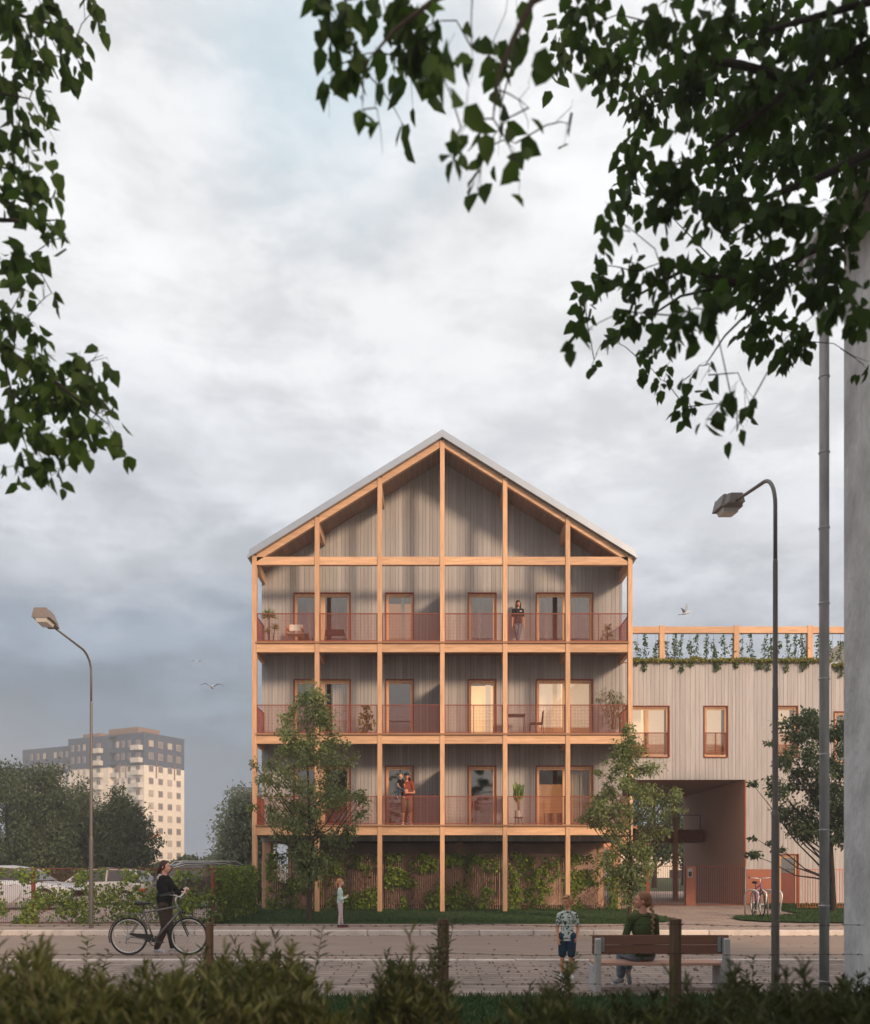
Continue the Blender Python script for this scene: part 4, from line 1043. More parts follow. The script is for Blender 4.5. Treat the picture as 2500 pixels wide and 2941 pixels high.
# ------------------------------------------------------------ left fence, ivy, climbers
def ivy(label, p0, p1, z0, z1, n, cover, seed, size=.075, nstem=14, hang=.0, thick=.07, front=.05):
    """leaves over a fence run p0-p1; cover(u, v) gives density 0..1"""
    p0 = Vector((*p0, 0)); p1 = Vector((*p1, 0)); L = (p1 - p0).length; d = (p1 - p0) / L; nr = Vector((d.y, -d.x, 0))
    t = thing('climbing_ivy', ((p0.x + p1.x) / 2, (p0.y + p1.y) / 2, z0), label, 'climbing plant', 'ivy on the slat fences')
    C = []; rr = []
    tries = 0
    while len(C) < n and tries < n * 14:
        tries += 1
        u = random.random() * L; v = random.random() * (z1 - z0)
        nz = noise.noise(Vector((u * 1.25, v * 1.5, seed))) * .65 + noise.noise(Vector((u * 4, v * 4, seed + 9))) * .45
        if random.random() > (nz * 2.0 + cover(u / L, v / (z1 - z0))): continue
        c = p0 + d * u + nr * (front + random.gauss(0, thick)); C.append((c.x, c.y, z0 + v + random.uniform(-.04, .07)))
        rr.append(min(1, max(0, .55 * random.random() + (nz > .12) * random.random() * .7)))
    k = len(C); D = unit(k); D[:, 2] -= .5; Nn = unit(k) * .8 + np.array([nr.x, nr.y, .6])
    leafmesh('leaves', C, D, Nn, size * rng.uniform(.6, 1.3, k), L_['ivy'], t, width=.9, rnd=np.array(rr), fold=.4)
    b = MB()
    for i in range(nstem):
        u = random.random() * L; v = 0; pts = []; du = random.gauss(0, .3)
        while v < (z1 - z0) * random.uniform(.5, 1.05) and len(pts) < 12:
            c = p0 + d * min(L, max(0, u)) + nr * (front * .5 + random.gauss(0, .02)); pts.append((c.x, c.y, z0 + v)); u += du * .4 + random.gauss(0, .12); v += random.uniform(.08, .22)
        if len(pts) > 2: b.tube(pts, [.008] * (len(pts) - 1) + [.003], 4)
    b.build('stems', mat_stem, t)
mat_stem = mat('ivy_stem', (.22, .13, .10), .9, .2)
XL = PX(617, 22.8)
slat_fence('rust brown barred fence between the pavement and the car park', (PX(-220, 22.8), 22.8), (XL, 22.8), .13, 1.56, .052, .010, posts=(.38, .995), pw=.075, m='rustdark')
slat_fence('short barred fence turning from the rust post back to the gabled building', (XL + .05, 22.85), (PX(724, YF), YF), .13, 1.56, .055, .010, m='rustdark')
cuts = [-220, 62, 220, 350, 500, 617]
labs = ['ivy on the fence cropped by the left edge', 'ivy on the fence in front of the silver saloon', 'ivy on the fence just right of the left street lamp',
        'ivy on the fence behind the bicycle rear wheel', 'ivy on the fence between the cyclist and the rust post']
for i in range(5):
    a, b = PX(cuts[i], 22.8), PX(cuts[i + 1], 22.8); ln = b - a
    ivy(labs[i], (a, 22.8), (b, 22.8), .13, 1.54, int(ln * 900), (lambda u, v, i=i: [.34, .30, .52, .55, .42][i] + .25 * (v < .45) ), 3.3, nstem=int(ln * 5))
ivy('dense ivy hedge between the rust post and the gabled building', (XL, 22.7), (PX(728, YF), YF - .1), .12, 1.60, 6200, lambda u, v: 1.2, 8.1, size=.08, thick=.12, nstem=10)
bl = ['ivy under the leftmost balcony bay beside the hedge', 'ivy in the bay where the young girl stands', 'ivy in the bay left of the middle timber post', 'ivy in the bay right of the middle timber post',
      'ivy in the bay behind the boy', 'ivy in the rightmost bay behind the right young tree']
dens = [.46, .22, .05, .14, .12, .24]
for i in range(6):
    a, b = CXS[i] + .08, CXS[i + 1] - .08
    ivy(bl[i], (a, 29.66), (b, 29.66), .14, ZF + .02, 2100, (lambda u, v, k=dens[i]: k - .04 + .12 * (v < .2)), 20.7 + i * 3.1, size=.078, nstem=34, front=.07)

# vines of the roof terrace
def vine_proto():
    t = thing('climbing_vine', (0, 0, 0), 'x', 'vine', 'vines climbing the strings of the roof pergola')
    return t
vine_px = [1832, 1852, 1884, 1918, 1935, 1943, 1957, 1982, 2003, 2030, 2050, 2080, 2108, 2134, 2160, 2197, 2214, 2236, 2262, 2287, 2303, 2312, 2354, 2391, 2414]
vine_lab = {}
prev = None
zc = gzz(1893); zb = gzz(1817)
for i, px in enumerate(vine_px):
    Yv = YG + .14; x = PX(px, Yv); h = (zb - zc) * random.choice([.72, .85, 1, 1, 1.0])
    ref = [(1817, 'the gabled building'), (1904, 'the first pergola post'), (2118.5, 'the second pergola post'), (2228, 'the right street lamp pole'), (2330.5, 'the third pergola post'), (2368, 'the concrete house downpipe')]
    r = max([q for q in ref if q[0] <= px], key=lambda q: q[0]); nth = sum(1 for p in vine_px if r[0] <= p < px)
    words = ['nearest to the right of', 'second to the right of', 'third to the right of', 'fourth to the right of', 'fifth to the right of', 'sixth to the right of', 'seventh to the right of', 'eighth to the right of', 'ninth to the right of', 'tenth to the right of']
    t = thing('climbing_vine', (x, Yv, zc), 'thin green vine on its string, %s %s' % (words[nth], r[1]), 'vine', 'vines climbing the strings of the roof pergola')
    n = random.randint(60, 120); v = rng.random(n) ** 1.15 * h; wdt = .03 + .075 * (1 - v / (zb - zc)) * random.uniform(.5, 1.4)
    wob = np.array([noise.noise(Vector((a * 2.2, i * 7.1, 0))) for a in v]) * .16
    C = np.stack([x + rng.normal(0, 1, n) * wdt * .7 + wob, Yv + rng.normal(0, .06, n), zc + v], 1); D = unit(n); D[:, 2] -= .7
    leafmesh('leaves', C, D, unit(n), rng.uniform(.05, .10, n), L_['vine'], t, width=.7)
    b = MB(); b.tube([(x, Yv, zc), (x + .01, Yv, zb)], .004, 4)
    b.tube([(x + noise.noise(Vector((k * .25 * 2.2, i * 7.1, 0))) * .16, Yv, zc + k * .12) for k in range(int(h / .12))], .006, 4); b.build('stem', M['bark'], t)
# trailing planting along the roof edge
def trailing(label, xa, xb, Y, z, n, drops):
    t = thing('trailing_plants', ((xa + xb) / 2, Y, z), label, 'roof planting')
    xs = rng.uniform(xa, xb, n); k = np.array([noise.noise(Vector((x * 1.7, 2, 4))) for x in xs]); zs = z + rng.random(n) ** 1.4 * (.10 + .14 * k) - .02
    C = np.stack([xs, Y - .06 + rng.normal(0, .06, n), zs], 1)
    leafmesh('border', C, unit(n) + np.array([0, -.3, .3]), unit(n), rng.uniform(.04, .09, n), L_['sedum'], t, width=.7)
    for px, ln in drops:
        m_ = int(130 * ln / .5); v = rng.random(m_); C = np.stack([PX(px, Y) + rng.normal(0, .07, m_) * (1 - v * .6), Y - .07 + rng.normal(0, .03, m_), z + .03 - v * ln], 1)
        D = rng.normal(0, .3, (m_, 3)); D[:, 2] -= 1
        leafmesh('hanging_shoot', C, D, unit(m_), rng.uniform(.04, .09, m_), L_['vine'], t, width=.55)
trailing('yellow green trailing plants along the roof edge of the grey wing', gx(1817), xe, YG, ztop + .03, 4200,
         [(1829, .16), (1851, .36), (1934, .22), (1959, .38), (1983, .2), (2056, .36), (2062, .3), (2114, .26), (2176, .3), (2188, .26), (2206, .34), (2259, .38), (2304, .35), (2318, .22)])
trailing('trailing plants along the lower roof edge beyond the downpipe', bx(2389), bx(2440), YB, bz(1914), 900, [(2405, .2), (2415, .42)])

# ------------------------------------------------------------ foreground shrubs
prof_x = [-200, 0, 60, 130, 200, 300, 380, 480, 560, 640, 720, 800, 870, 930, 1000, 1040, 1100, 1160, 1230, 1320, 1400, 1450, 1520, 1580, 1650, 1740, 1850, 1950, 2050, 2120, 2200, 2300, 2420, 2500, 2700]
prof_y = [2740, 2735, 2760, 2680, 2745, 2790, 2790, 2760, 2740, 2700, 2725, 2690, 2735, 2810, 2900, 2860, 2740, 2690, 2760, 2830, 2905, 2905, 2840, 2790, 2850, 2870, 2850, 2830, 2850, 2800, 2790, 2800, 2800, 2760, 2740]
def ptop(px): return float(np.interp(px, prof_x, prof_y))
def shrub(label, px, Y, rad, nstem, nleaf, seed, ksz=1.0):
    rs = random.Random(seed); x0 = PX(px, Y)
    t = thing('shrub', (x0, Y, 0), label, 'shrub', 'leafy shrubs in the foreground')
    C = []; D = []; Nn = []; S = []; Rn = []; tb = MB()
    for i in range(nstem):
        a = rs.uniform(0, 2 * math.pi); r = rad * math.sqrt(rs.random())
        tip = Vector((x0 + math.cos(a) * r, Y + math.sin(a) * r * .8, 0)); px_t = CX + tip.x * F / tip.y
        zt = PZ(ptop(px_t) + 25, tip.y) - (r / rad) ** 2 * .15 - .07 - abs(rs.gauss(0, .17)) + (rs.random() < .14) * rs.uniform(.06, .22)
        zt = max(.35, zt); tip.z = zt
        base = Vector((x0 + math.cos(a) * r * .4, Y + math.sin(a) * r * .35, 0))
        mid = base.lerp(tip, .5) + Vector((0, 0, .12)) - Vector((math.cos(a), math.sin(a), 0)) * r * .15
        tip2 = tip + Vector((math.cos(a) * .06, math.sin(a) * .05, -.02))
        pts = [base, mid, tip, tip2]; tb.tube([base, base.lerp(mid, .6), mid, mid.lerp(tip, .6) + Vector((0, 0, .02)), tip], [.007, .006, .005, .003, .0015], 4)
        tone = rs.random() * .5
        for j in range(nleaf):
            u = 1 - (rs.random() ** 1.3) * .75
            p = mid.lerp(tip, (u - .4) / .6) if u > .4 else base.lerp(mid, u / .4)
            ang = j * 2.4 + rs.gauss(0, .5)
            el = rs.uniform(.1, 1.0)
            dv = Vector((math.cos(ang) * math.cos(el), math.sin(ang) * math.cos(el), math.sin(el))) * .9 + (tip - mid).normalized() * .5
            C.append(p); D.append(dv); nn = Vector((0, 0, 1)) - dv * dv.z * .6; Nn.append(nn + Vector((rs.gauss(0, .35), rs.gauss(0, .35), 0)))
            S.append(rs.uniform(.05, .095) * ksz); Rn.append(min(1, tone + rs.random() * .5))
    tb.build('stems', M['bark'], t)
    leafmesh('leaves', [tuple(c) for c in C], [tuple(d) for d in D], [tuple(v) for v in Nn], np.array(S), L_['bush'], t, width=.16, rnd=np.array(Rn), shape='lance', fold=.5)
    return t
S_ = [('near shrub filling the bottom left corner', 60, 3.9, .55), ('near shrub at the bottom below the bicycle', 480, 3.8, .55), ('near shrub at the bottom left of the middle gap', 830, 4.1, .42),
      ('shrub whose shoots rise left of the street lamp foot', 120, 6.0, .6), ('shrub below the bicycle rear wheel', 330, 6.3, .55), ('shrub hiding the foot of the left wooden post', 620, 6.6, .55), ('tall wispy shrub left of the green gap', 800, 6.2, .5),
      ('tall wispy shrub hiding the foot of the middle wooden post', 1170, 6.4, .42), ('near shrub at the bottom centre right of the green gap', 1240, 4.4, .34),
      ('low wispy shrub at the feet of the boy', 1590, 6.8, .40), ('near shrub at the bottom below the boy', 1560, 4.0, .42), ('near shrub at the bottom below the bench', 1900, 3.9, .5),
      ('shrub right behind the near ones below the bench seat', 1850, 6.4, .55), ('shrub at the foot of the right street lamp', 2170, 6.4, .55), ('near shrub in the bottom right corner', 2330, 4.0, .5),
      ('shrub at the foot of the concrete house wall', 2430, 6.6, .6), ('near shrub just right of the bottom left corner', 270, 3.5, .45), ('shrub between the street lamp foot and the downpipe', 2300, 5.4, .45), ('near shrub between the bench and the bottom right corner', 2110, 4.7, .45),
      ('shrub cropped by the left edge', -60, 5.0, .5), ('middle distance shrub below the cyclist', 480, 5.1, .5), ('small shrub beside the green gap at the bottom', 1020, 4.3, .22), ('shrub at the left end of the bench', 1700, 5.2, .45), ('small shrub left of the boy feet', 1440, 5.4, .3)]
for i, (lab, px, Y, r) in enumerate(S_):
    shrub(lab, px, Y, r, int(150 * (r / .5) ** 1.4) + 20, 48, 100 + i)
for px, Y, top, dx, lab in [(1235, 7.0, 2625, .15, 'tall thin sapling shoot right of the middle wooden post'), (860, 5.6, 2655, .08, 'tall thin shoot standing out over the road left of the middle post'), (1590, 7.2, 2735, .1, 'thin leafy shoot in front of the boy'),
                       (130, 6.3, 2680, -.08, 'thin leafy shoot standing over the left kerb'), (230, 6.0, 2690, .1, 'thin leafy shoot right of the left street lamp'), (2190, 6.3, 2750, -.05, 'thin leafy shoot in front of the right lamp pole')]:
    rs = random.Random(px); x = PX(px, Y); t = thing('shrub_shoot', (x, Y, 0), lab, 'shoot'); zt = PZ(top, Y)
    b = MB(); C = []; D = []; Nn = []; S = []
    for k in range(4):
        tip = Vector((x + dx + rs.gauss(0, .07), Y + rs.gauss(0, .08), zt - k * .09)); base = Vector((x + rs.gauss(0, .03), Y, 0)); mid = base.lerp(tip, .6) + Vector((-.03, 0, .05))
        b.tube([base, mid, tip], [.006, .004, .0015], 4)
        for j in range(26):
            u = j / 26; p = mid.lerp(tip, u) if rs.random() < .8 else base.lerp(mid, .6 + .4 * u); a = j * 2.4 + k
            dv = Vector((math.cos(a), math.sin(a), .5)); C.append(tuple(p)); D.append(tuple(dv)); Nn.append((rs.gauss(0, .3), rs.gauss(0, .3), 1)); S.append(rs.uniform(.05, .10))
    b.build('stems', M['bark'], t); leafmesh('leaves', C, D, Nn, np.array(S), L_['bush'], t, width=.26, shape='lance', fold=.5, rnd=rng.random(len(C)) * .5 + .5)

# ------------------------------------------------------------ wooden fence posts and barbed wire
YP = 9.0
def wpost(px, w, top, lab, tilt):
    x = PX(px, YP); b = MB(); n = 14; rs = random.Random(px); vs = []; fs = []; K = 18
    zt = PZ(top, YP)
    for i in range(K + 1):
        z = -.1 + (zt + .1) * i / K
        for j in range(n):
            a = 2 * math.pi * j / n; r = w / 2 * (1 + .16 * noise.noise(Vector((math.cos(a) * 1.5, math.sin(a) * 1.5, z * 1.2 + px))) + .10 * noise.noise(Vector((math.cos(a) * 6, math.sin(a) * 6, z * 1.5 + px))))
            sq = 1 / max(abs(math.cos(a)), abs(math.sin(a))) ** .6
            vs.append((x + r * sq * math.cos(a) + tilt * (z / zt), YP + r * sq * math.sin(a), z + (i == K) * .02 * noise.noise(Vector((math.cos(a) * 4, math.sin(a) * 4, px)))))
    for i in range(K):
        for j in range(n): fs.append((i * n + j, i * n + (j + 1) % n, (i + 1) * n + (j + 1) % n, (i + 1) * n + j))
    fs.append(tuple(K * n + j for j in range(n)))
    o = b.add(vs, fs).build('fence_post', M['postwood'], at=(x, YP, 0)); return tag(o, lab, 'fence post', 'weathered wooden fence posts')
wpost(1273, .118, 2641, 'weathered wooden post right of the green gap, near the picture middle', .0)
wpost(1941, .118, 2640, 'weathered wooden post standing in front of the bench back', .0)
wpost(602, .075, 2650, 'weathered wooden post overlapping the bicycle front wheel', .0)
for py, lab in ((2655, 'top barbed wire strand of the foreground fence'), (2738, 'middle barbed wire strand of the foreground fence'), (2822, 'lowest barbed wire strand of the foreground fence')):
    b = MB(); z = PZ(py, YP); rs = random.Random(py); pts = []
    for i in range(90):
        x = -6.5 + i * .15; pts.append((x, YP - .07 + .004 * math.sin(i * 1.7), z + .006 * math.sin(i * .5 + py) - .012 * math.sin(math.pi * ((x - .05) / 2.4 % 1))))
    b.tube(pts, .0022, 5)
    b.tube([(p[0] + .02, p[1] + .003 * math.sin(i * 3), p[2] + .003 * math.cos(i * 3)) for i, p in enumerate(pts)], .0018, 4)
    for i in range(2, 88):
        p = pts[i]; 
        if i % 1 == 0:
            b.ell((p[0], p[1], p[2]), .012, .006, .006, 6, 4)
            for s in (-1, 1): b.tube([(p[0], p[1], p[2]), (p[0] + .012 * s, p[1], p[2] + .014 * rs.choice((-1, 1)))], .0016, 3)
    tag(b.build('barbed_wire', M['wire'], at=(-6.5, YP, z)), lab, 'barbed wire', 'barbed wire strands')

# ------------------------------------------------------------ street lamps
def lamp(x, Y, sgn, base, label, skew=0.0, hk=.98):
    t = thing('street_lamp', (x, Y, base), label, 'street lamp', 'curved arm street lamps')
    b = MB(); b.tube([(x, Y, base), (x, Y, 2.3), (x, Y, 2.36)], [.052, .050, .038], 18)
    b.tube([(x, Y, 2.3), (x, Y, 3.95), (x, Y, 3.98)], [.037, .036, .032], 18); b.tube([(x, Y, 3.9), (x, Y, 5.62), (x, Y, 5.65)], [.032, .031, .026], 18)
    b.build('pole', M['lamp'], t, smooth=False)
    a = MB(); pts = [(x, Y, 5.6), (x, Y, 6.35)]
    for k in range(1, 9):
        th = R(78) * k / 8; pts.append((x + skew * .5 * (1 - math.cos(th)), Y + sgn * .50 * (1 - math.cos(th)), 6.35 + .50 * math.sin(th)))
    e = pts[-1]; pts.append((x + skew * 1.65, e[1] + sgn * 1.15, e[2] + .22)); a.tube(pts, [.026] * (len(pts) - 1) + [.022], 14); a.build('arm', M['lamp'], t, smooth=True)
    ex, ey, ez = pts[-1]; dY = sgn
    h = MB(); lw = [(u * hk, w * hk, q * hk * 1.15) for u, w, q in [(-.08, .115, .11), (0.0, .13, .14), (.14, .135, .15), (.145, .175, .175), (.34, .18, .18), (.54, .175, .17)]]
    def sec(u, w, hh, zb=-.03): y = ey + dY * u; z = ez + u * .12; return [(ex - w, y, z + zb), (ex + w, y, z + zb), (ex + w * .72, y, z + hh * .8), (ex - w * .72, y, z + hh * .8)]
    vs = []; fs = []
    for s in lw: vs += sec(*s)
    for i in range(len(lw) - 1):
        for j in range(4): fs.append((i * 4 + j, i * 4 + (j + 1) % 4, i * 4 + 4 + (j + 1) % 4, i * 4 + 4 + j))
    fs.append((0, 1, 2, 3)); k = 4 * (len(lw) - 1); fs.append((k + 3, k + 2, k + 1, k))
    h.add(vs, fs); h.build('lamp_head', mat('lamp_head', (.19, .165, .155), .5, .1, spec=.4), t, bevel=.008)
    g = MB(); vs = []; lw = [(u * hk, w * hk, q * hk) for u, w, q in [(.18, .14, -.035), (.2, .13, -.10), (.48, .12, -.10), (.52, .13, -.035)]]
    for u, w, zz in lw: vs += [(ex - w, ey + dY * u, ez + u * .12 - .032), (ex + w, ey + dY * u, ez + u * .12 - .032), (ex + w * .85, ey + dY * u, ez + u * .12 + zz - .01), (ex - w * .85, ey + dY * u, ez + u * .12 + zz - .01)]
    fs = [(0, 1, 2, 3), (15, 14, 13, 12)]
    for i in range(3):
        for j in range(4): fs.append((i * 4 + j, i * 4 + (j + 1) % 4, i * 4 + 4 + (j + 1) % 4, i * 4 + 4 + j))
    g.add(vs, fs).build('lamp_glass', mat('lamp_glass', (.62, .58, .55), .25, .05, spec=.6), t, bevel=.012)
lamp(PX(262, 21.2), 21.2, -1, .12, 'street lamp on the far pavement in front of the ivy fence at left', skew=-.16, hk=1.08)
lamp(PX(2228, 11.4), 11.4, 1, .0, 'street lamp on the near pavement right of the bench')

# ------------------------------------------------------------ bench
bn = thing('park_bench', (PX(1900, 11.2), 11.3, .02), 'brown slatted bench on concrete end frames seen from behind', 'bench')
Yb = 11.05; xl, xr = PX(1719, Yb), PX(2090, Yb)
M['slat'] = mat('bench_slat', (.20, .095, .06), .55, .14, 3, bump=.15, stretch=(.6, 8, 8), spec=.3)
M['slat2'] = mat('bench_seat_slat', (.46, .26, .19), .6, .12, 3, bump=.15, stretch=(.6, 8, 8), spec=.3)
M['conc2'] = mat('bench_concrete', (.42, .41, .40), .85, .10, 30, bump=.35, dirt=.4, dirtcol=(.28, .27, .26), dscale=5)
for x, s in ((xl, -1), (xr, 1)):
    c = MB(); w = .038
    # rear upright, foot plate to the front with a round notch under the seat
    outl = [(0, .02), (.10, .02), (.46, .02), (.50, .05), (.50, .345), (.17, .345), (.165, .27), (.145, .235), (.12, .225), (.095, .235), (.085, .27), (.10, .42), (.055, .70), (.03, .715), (-.005, .70), (-.01, .4)]
    n = len(outl); vs = [(x - w, Yb + a, z) for a, z in outl] + [(x + w, Yb + a, z) for a, z in outl]
    fs = [tuple(range(n)), tuple(range(2 * n - 1, n - 1, -1))] + [(i, n + i, n + (i + 1) % n, (i + 1) % n) for i in range(n)]
    c.add(vs, fs).build('end_frame', M['conc2'], bn, bevel=.01)
for z0, z1, y in ((.622, .745, .105), (.500, .616, .115)): MB().box(xl - .055, xr + .055, Yb + y, Yb + y + .035, z0, z1).build('back_slat', M['slat'], bn, bevel=.006)
for k in range(4): MB().box(xl - .02, xr + .0 if k else xr - .04, Yb + .10 + k * .118, Yb + .205 + k * .118, .352, .388).build('seat_slat', M['slat2'], bn, bevel=.006)
for x, s in ((xl + .075, 1), (xr - .075, -1)): 
    b = MB(); b.box(x - .02, x + .02, Yb + .085, Yb + .103, .53, .72); b.box(x - .03 * s, x - .036 * s, Yb + .04, Yb + .103, .53, .72)
    for z in (.56, .60, .66, .70): b.ell((x, Yb + .082, z), .007, .006, .007, 8, 5)
    b.build('bracket', M['steel'], bn)

# ------------------------------------------------------------ bicycles
def bicycle(root, r=.345, frame='bikegrey', full=True, spokes=30):
    """local coordinates: x forward from the rear hub, z up from the ground"""
    fm = M[frame]; hub = [(0, r + .005), (1.09, r + .005)]
    for (hx, hz) in hub:
        w = MB(); c = (hx, 0, hz); w.ring(c, (0, 1, 0), r - .018, .019, 40, 8); wo = w.build('wheel', M['tyre'], root, local=True, smooth=True)
        w = MB(); w.ring(c, (0, 1, 0), r - .045, .013, 40, 6); w.build('rim', M['rim'], wo, local=True, smooth=True)
        w = MB(); w.tube([(hx, -.045, hz), (hx, .045, hz)], .02, 10)
        for k in range(spokes):
            a = 2 * math.pi * k / spokes; a2 = a + (.45 if k % 2 else -.45); s = 1 if k % 4 < 2 else -1
            w.tube([(hx + .018 * math.cos(a2), s * .03, hz + .018 * math.sin(a2)), (hx + (r - .05) * math.cos(a), 0, hz + (r - .05) * math.sin(a))], .0016, 3)
        w.build('spokes', M['rim'], wo, local=True)
        if full:
            f = MB(); a0, a1 = (R(20), R(200)) if hx < .5 else (R(50), R(195))
            pts = [(hx + (r + .02) * math.cos(a0 + (a1 - a0) * k / 16), 0, hz + (r + .02) * math.sin(a0 + (a1 - a0) * k / 16)) for k in range(17)]
            for p, q in zip(pts[:-1], pts[1:]): f.bar(p, q, .045, .006, up=(0, 1, 0) if False else (0, 0, 1))
            f.build('mudguard', M['black'], root, local=True)
    st = (.29, 0, .78); bb = (.455, 0, .27); ht = (.865, 0, .94); hb = (.925, 0, .77)
    f = MB(); f.tube([st, ht[:1] + (0, .89)], .017, 10); f.tube([(.29, 0, .74), bb], .017, 10); f.tube([(.275, 0, .84), (.29, 0, .74)], .015, 10); f.tube([ht, hb], .021, 10); f.tube([(.915, 0, .80), bb], .02, 10)
    for s in (-1, 1):
        f.tube([bb, (.38, s * .04, .29), (0, s * .05, r)], .010, 8); f.tube([st, (.25, s * .04, .70), (0, s * .05, r)], .008, 8)
    f.build('frame', fm, root, local=True, smooth=True)
    f = MB()
    for s in (-1, 1): f.tube([hb, (.94, s * .045, .72), (1.0, s * .05, .55), (1.09, s * .05, r)], [.016, .015, .013, .009], 8)
    f.build('fork', M['black'], root, local=True, smooth=True)
    sd = MB(); sd.tube([(.275, 0, .84), (.262, 0, .93)], .013, 8); sd.build('seat_post', M['black'], root, local=True)
    s = MB(); vs = []; fs = []
    for (x, w, z, hh) in ((.11, .05, .945, .03), (.14, .085, .955, .045), (.20, .09, .955, .05), (.27, .05, .95, .035), (.34, .025, .955, .028), (.385, .012, .95, .015)):
        for k in range(8): a = 2 * math.pi * k / 8; vs.append((x, w * math.cos(a), z + hh * math.sin(a) * (1 if math.sin(a) > 0 else .6) - (.012 if math.sin(a) < 0 else 0)))
    for i in range(5):
        for k in range(8): fs.append((i * 8 + k, i * 8 + (k + 1) % 8, i * 8 + 8 + (k + 1) % 8, i * 8 + 8 + k))
    fs += [tuple(range(8)), tuple(range(47, 39, -1))]; s.add(vs, fs).build('saddle', M['black'], root, local=True, smooth=True)
    h = MB(); h.tube([(.86, 0, .94), (.845, 0, 1.0), (.865, 0, 1.07)], .013, 8)
    h.tube([(.865, 0, 1.07), (.90, -.10, 1.09), (.93, -.20, 1.10), (.87, -.27, 1.11), (.78, -.28, 1.12), (.70, -.285, 1.10)], .011, 8)
    if full: h.tube([(.865, 0, 1.07), (.92, .08, 1.07), (.96, .16, 1.14), (.985, .20, 1.24), (1.02, .22, 1.40)], .011, 8)
    else: h.tube([(.865, 0, 1.07), (.90, .10, 1.09), (.93, .20, 1.10), (.87, .27, 1.11), (.78, .28, 1.12), (.70, .285, 1.10)], .011, 8)
    hbo = h.build('handlebar', M['rim'], root, local=True, smooth=True)
    g = MB()
    g.caps((.80, -.28, 1.118), .018, (.68, -.285, 1.097), .018, 8)
    if full: g.caps((.99, .205, 1.26), .018, (1.02, .22, 1.38), .018, 8); g.box(.80, .90, -.31, -.24, 1.12, 1.16)
    else: g.caps((.80, .28, 1.118), .018, (.68, .285, 1.097), .018, 8)
    g.build('grips', M['black'], hbo, local=True)
    c = MB(); c.ring(bb, (0, 1, 0), .085, .008, 24, 6); c.tube([(bb[0], -.05, bb[2]), (bb[0], .05, bb[2])], .022, 10)
    for k in range(5): a = R(72 * k); c.tube([bb, (bb[0] + .08 * math.cos(a), -.0, bb[2] + .08 * math.sin(a))], .007, 5)
    for sg in (-1, 1): c.bar((bb[0], sg * .06, bb[2]), (bb[0] + sg * -.165, sg * .065, bb[2] - .02), .012, .02); c.box(bb[0] - sg * .165 - .045, bb[0] - sg * .165 + .045, sg * .075 - .0 if sg > 0 else sg * .075 - .09, sg * .075 + .09 if sg > 0 else sg * .075, bb[2] - .03, bb[2] - .01)
    c.build('crank', M['black'], root, local=True)
    if full:
        k = MB(); k.hexa([(.02, -.035, .385), (.40, -.035, .25), (.40, -.05, .25), (.02, -.05, .385)], [(.05, -.035, .41), (.46, -.035, .385), (.46, -.05, .385), (.05, -.05, .41)]); k.tube([(.0, -.045, r - .1), (.45, -.045, bb[2] - .09)], .004, 4); k.build('chain_guard', M['black'], root, local=True)
        k = MB(); k.tube([(-.16, 0, .745), (.27, 0, .765)], .005, 5)
        for sg in (-1, 1): k.tube([(-.20, sg * .06, .745), (.25, sg * .04, .75)], .005, 5); k.tube([(-.20, sg * .06, .745), (0, sg * .06, r)], .004, 5); k.tube([(.0, sg * .06, .745), (0, sg * .06, r)], .004, 5)
        k.build('rack', fm, root, local=True)
        k = MB(); k.ell((1.0, 0, .79), .04, .03, .03); k.bar((.94, 0, .79), (1.0, 0, .79), .02, .02); k.build('front_light', M['black'], root, local=True)
        k = MB(); k.ell((0, -.055, r - .01), .045, .012, .045); k.tube([(-.02, -.05, r - .03), (-.04, -.05, r - .13)], .015, 6); k.build('gears', M['steel'], root, local=True)
M['tyre'] = mat('tyre', (.02, .02, .02), .8, .1); M['rim'] = mat('rim', (.62, .61, .60), .35, .05, metal=.5, spec=.5); M['bikegrey'] = mat('bike_grey', (.13, .13, .13), .35, .05, spec=.5)
M['bikepurple'] = mat('bike_purple', (.16, .05, .20), .4, .1, spec=.5)
bk = thing('bicycle', (PX(370.5, 15.85), 15.85, .005), 'dark grey city bicycle with mudguards held by the woman on the road', 'bicycle'); bicycle(bk)
b2 = thing('bicycle', (PX(2186, 25.3), 25.9, .2), 'purple bicycle parked in the hoop rack by the passage', 'bicycle', rz=R(-97)); bicycle(b2, frame='bikepurple', full=False, spokes=16)
for i, (px, lab) in enumerate([(2158, 'leftmost bare hoop of the cycle rack by the passage'), (2180, 'hoop of the cycle rack with the purple bicycle leaning on it'), (2203, 'hoop of the cycle rack just right of the purple bicycle'), (2224, 'cycle rack hoop half hidden by the right lamp pole')]):
    Yr = 25.3; x = PX(px, Yr); z = gz(x, Yr); t = thing('rack_hoop', (x, Yr, z), lab, 'bike rack', 'bike rack hoops')
    b = MB(); pts = [(x - .02, Yr - .35, z), (x + .05, Yr - .32, z + .62)]
    for k in range(9): a = math.pi * k / 8; pts.append((x + .09 - .0 * k + (-.0), Yr - .3 + .30 * (1 - math.cos(a)), z + .66 + .14 * math.sin(a)))
    pts = [(x - .02, Yr - .40, z), (x + .08, Yr - .40, z + .62), (x + .07, Yr - .38, z + .72), (x + .0, Yr - .30, z + .79), (x - .08, Yr - .15, z + .80), (x - .15, Yr - .05, z + .74), (x - .18, Yr, z + .62), (x - .12, Yr + .15, z)]
    b.tube(pts, .024, 8); b.build('hoop', M['rim'], t, smooth=True)
    MB().box(x - .03, x + .05, Yr - .415, Yr - .37, z + .2, z + .23).build('clamp', M['steel'], t)

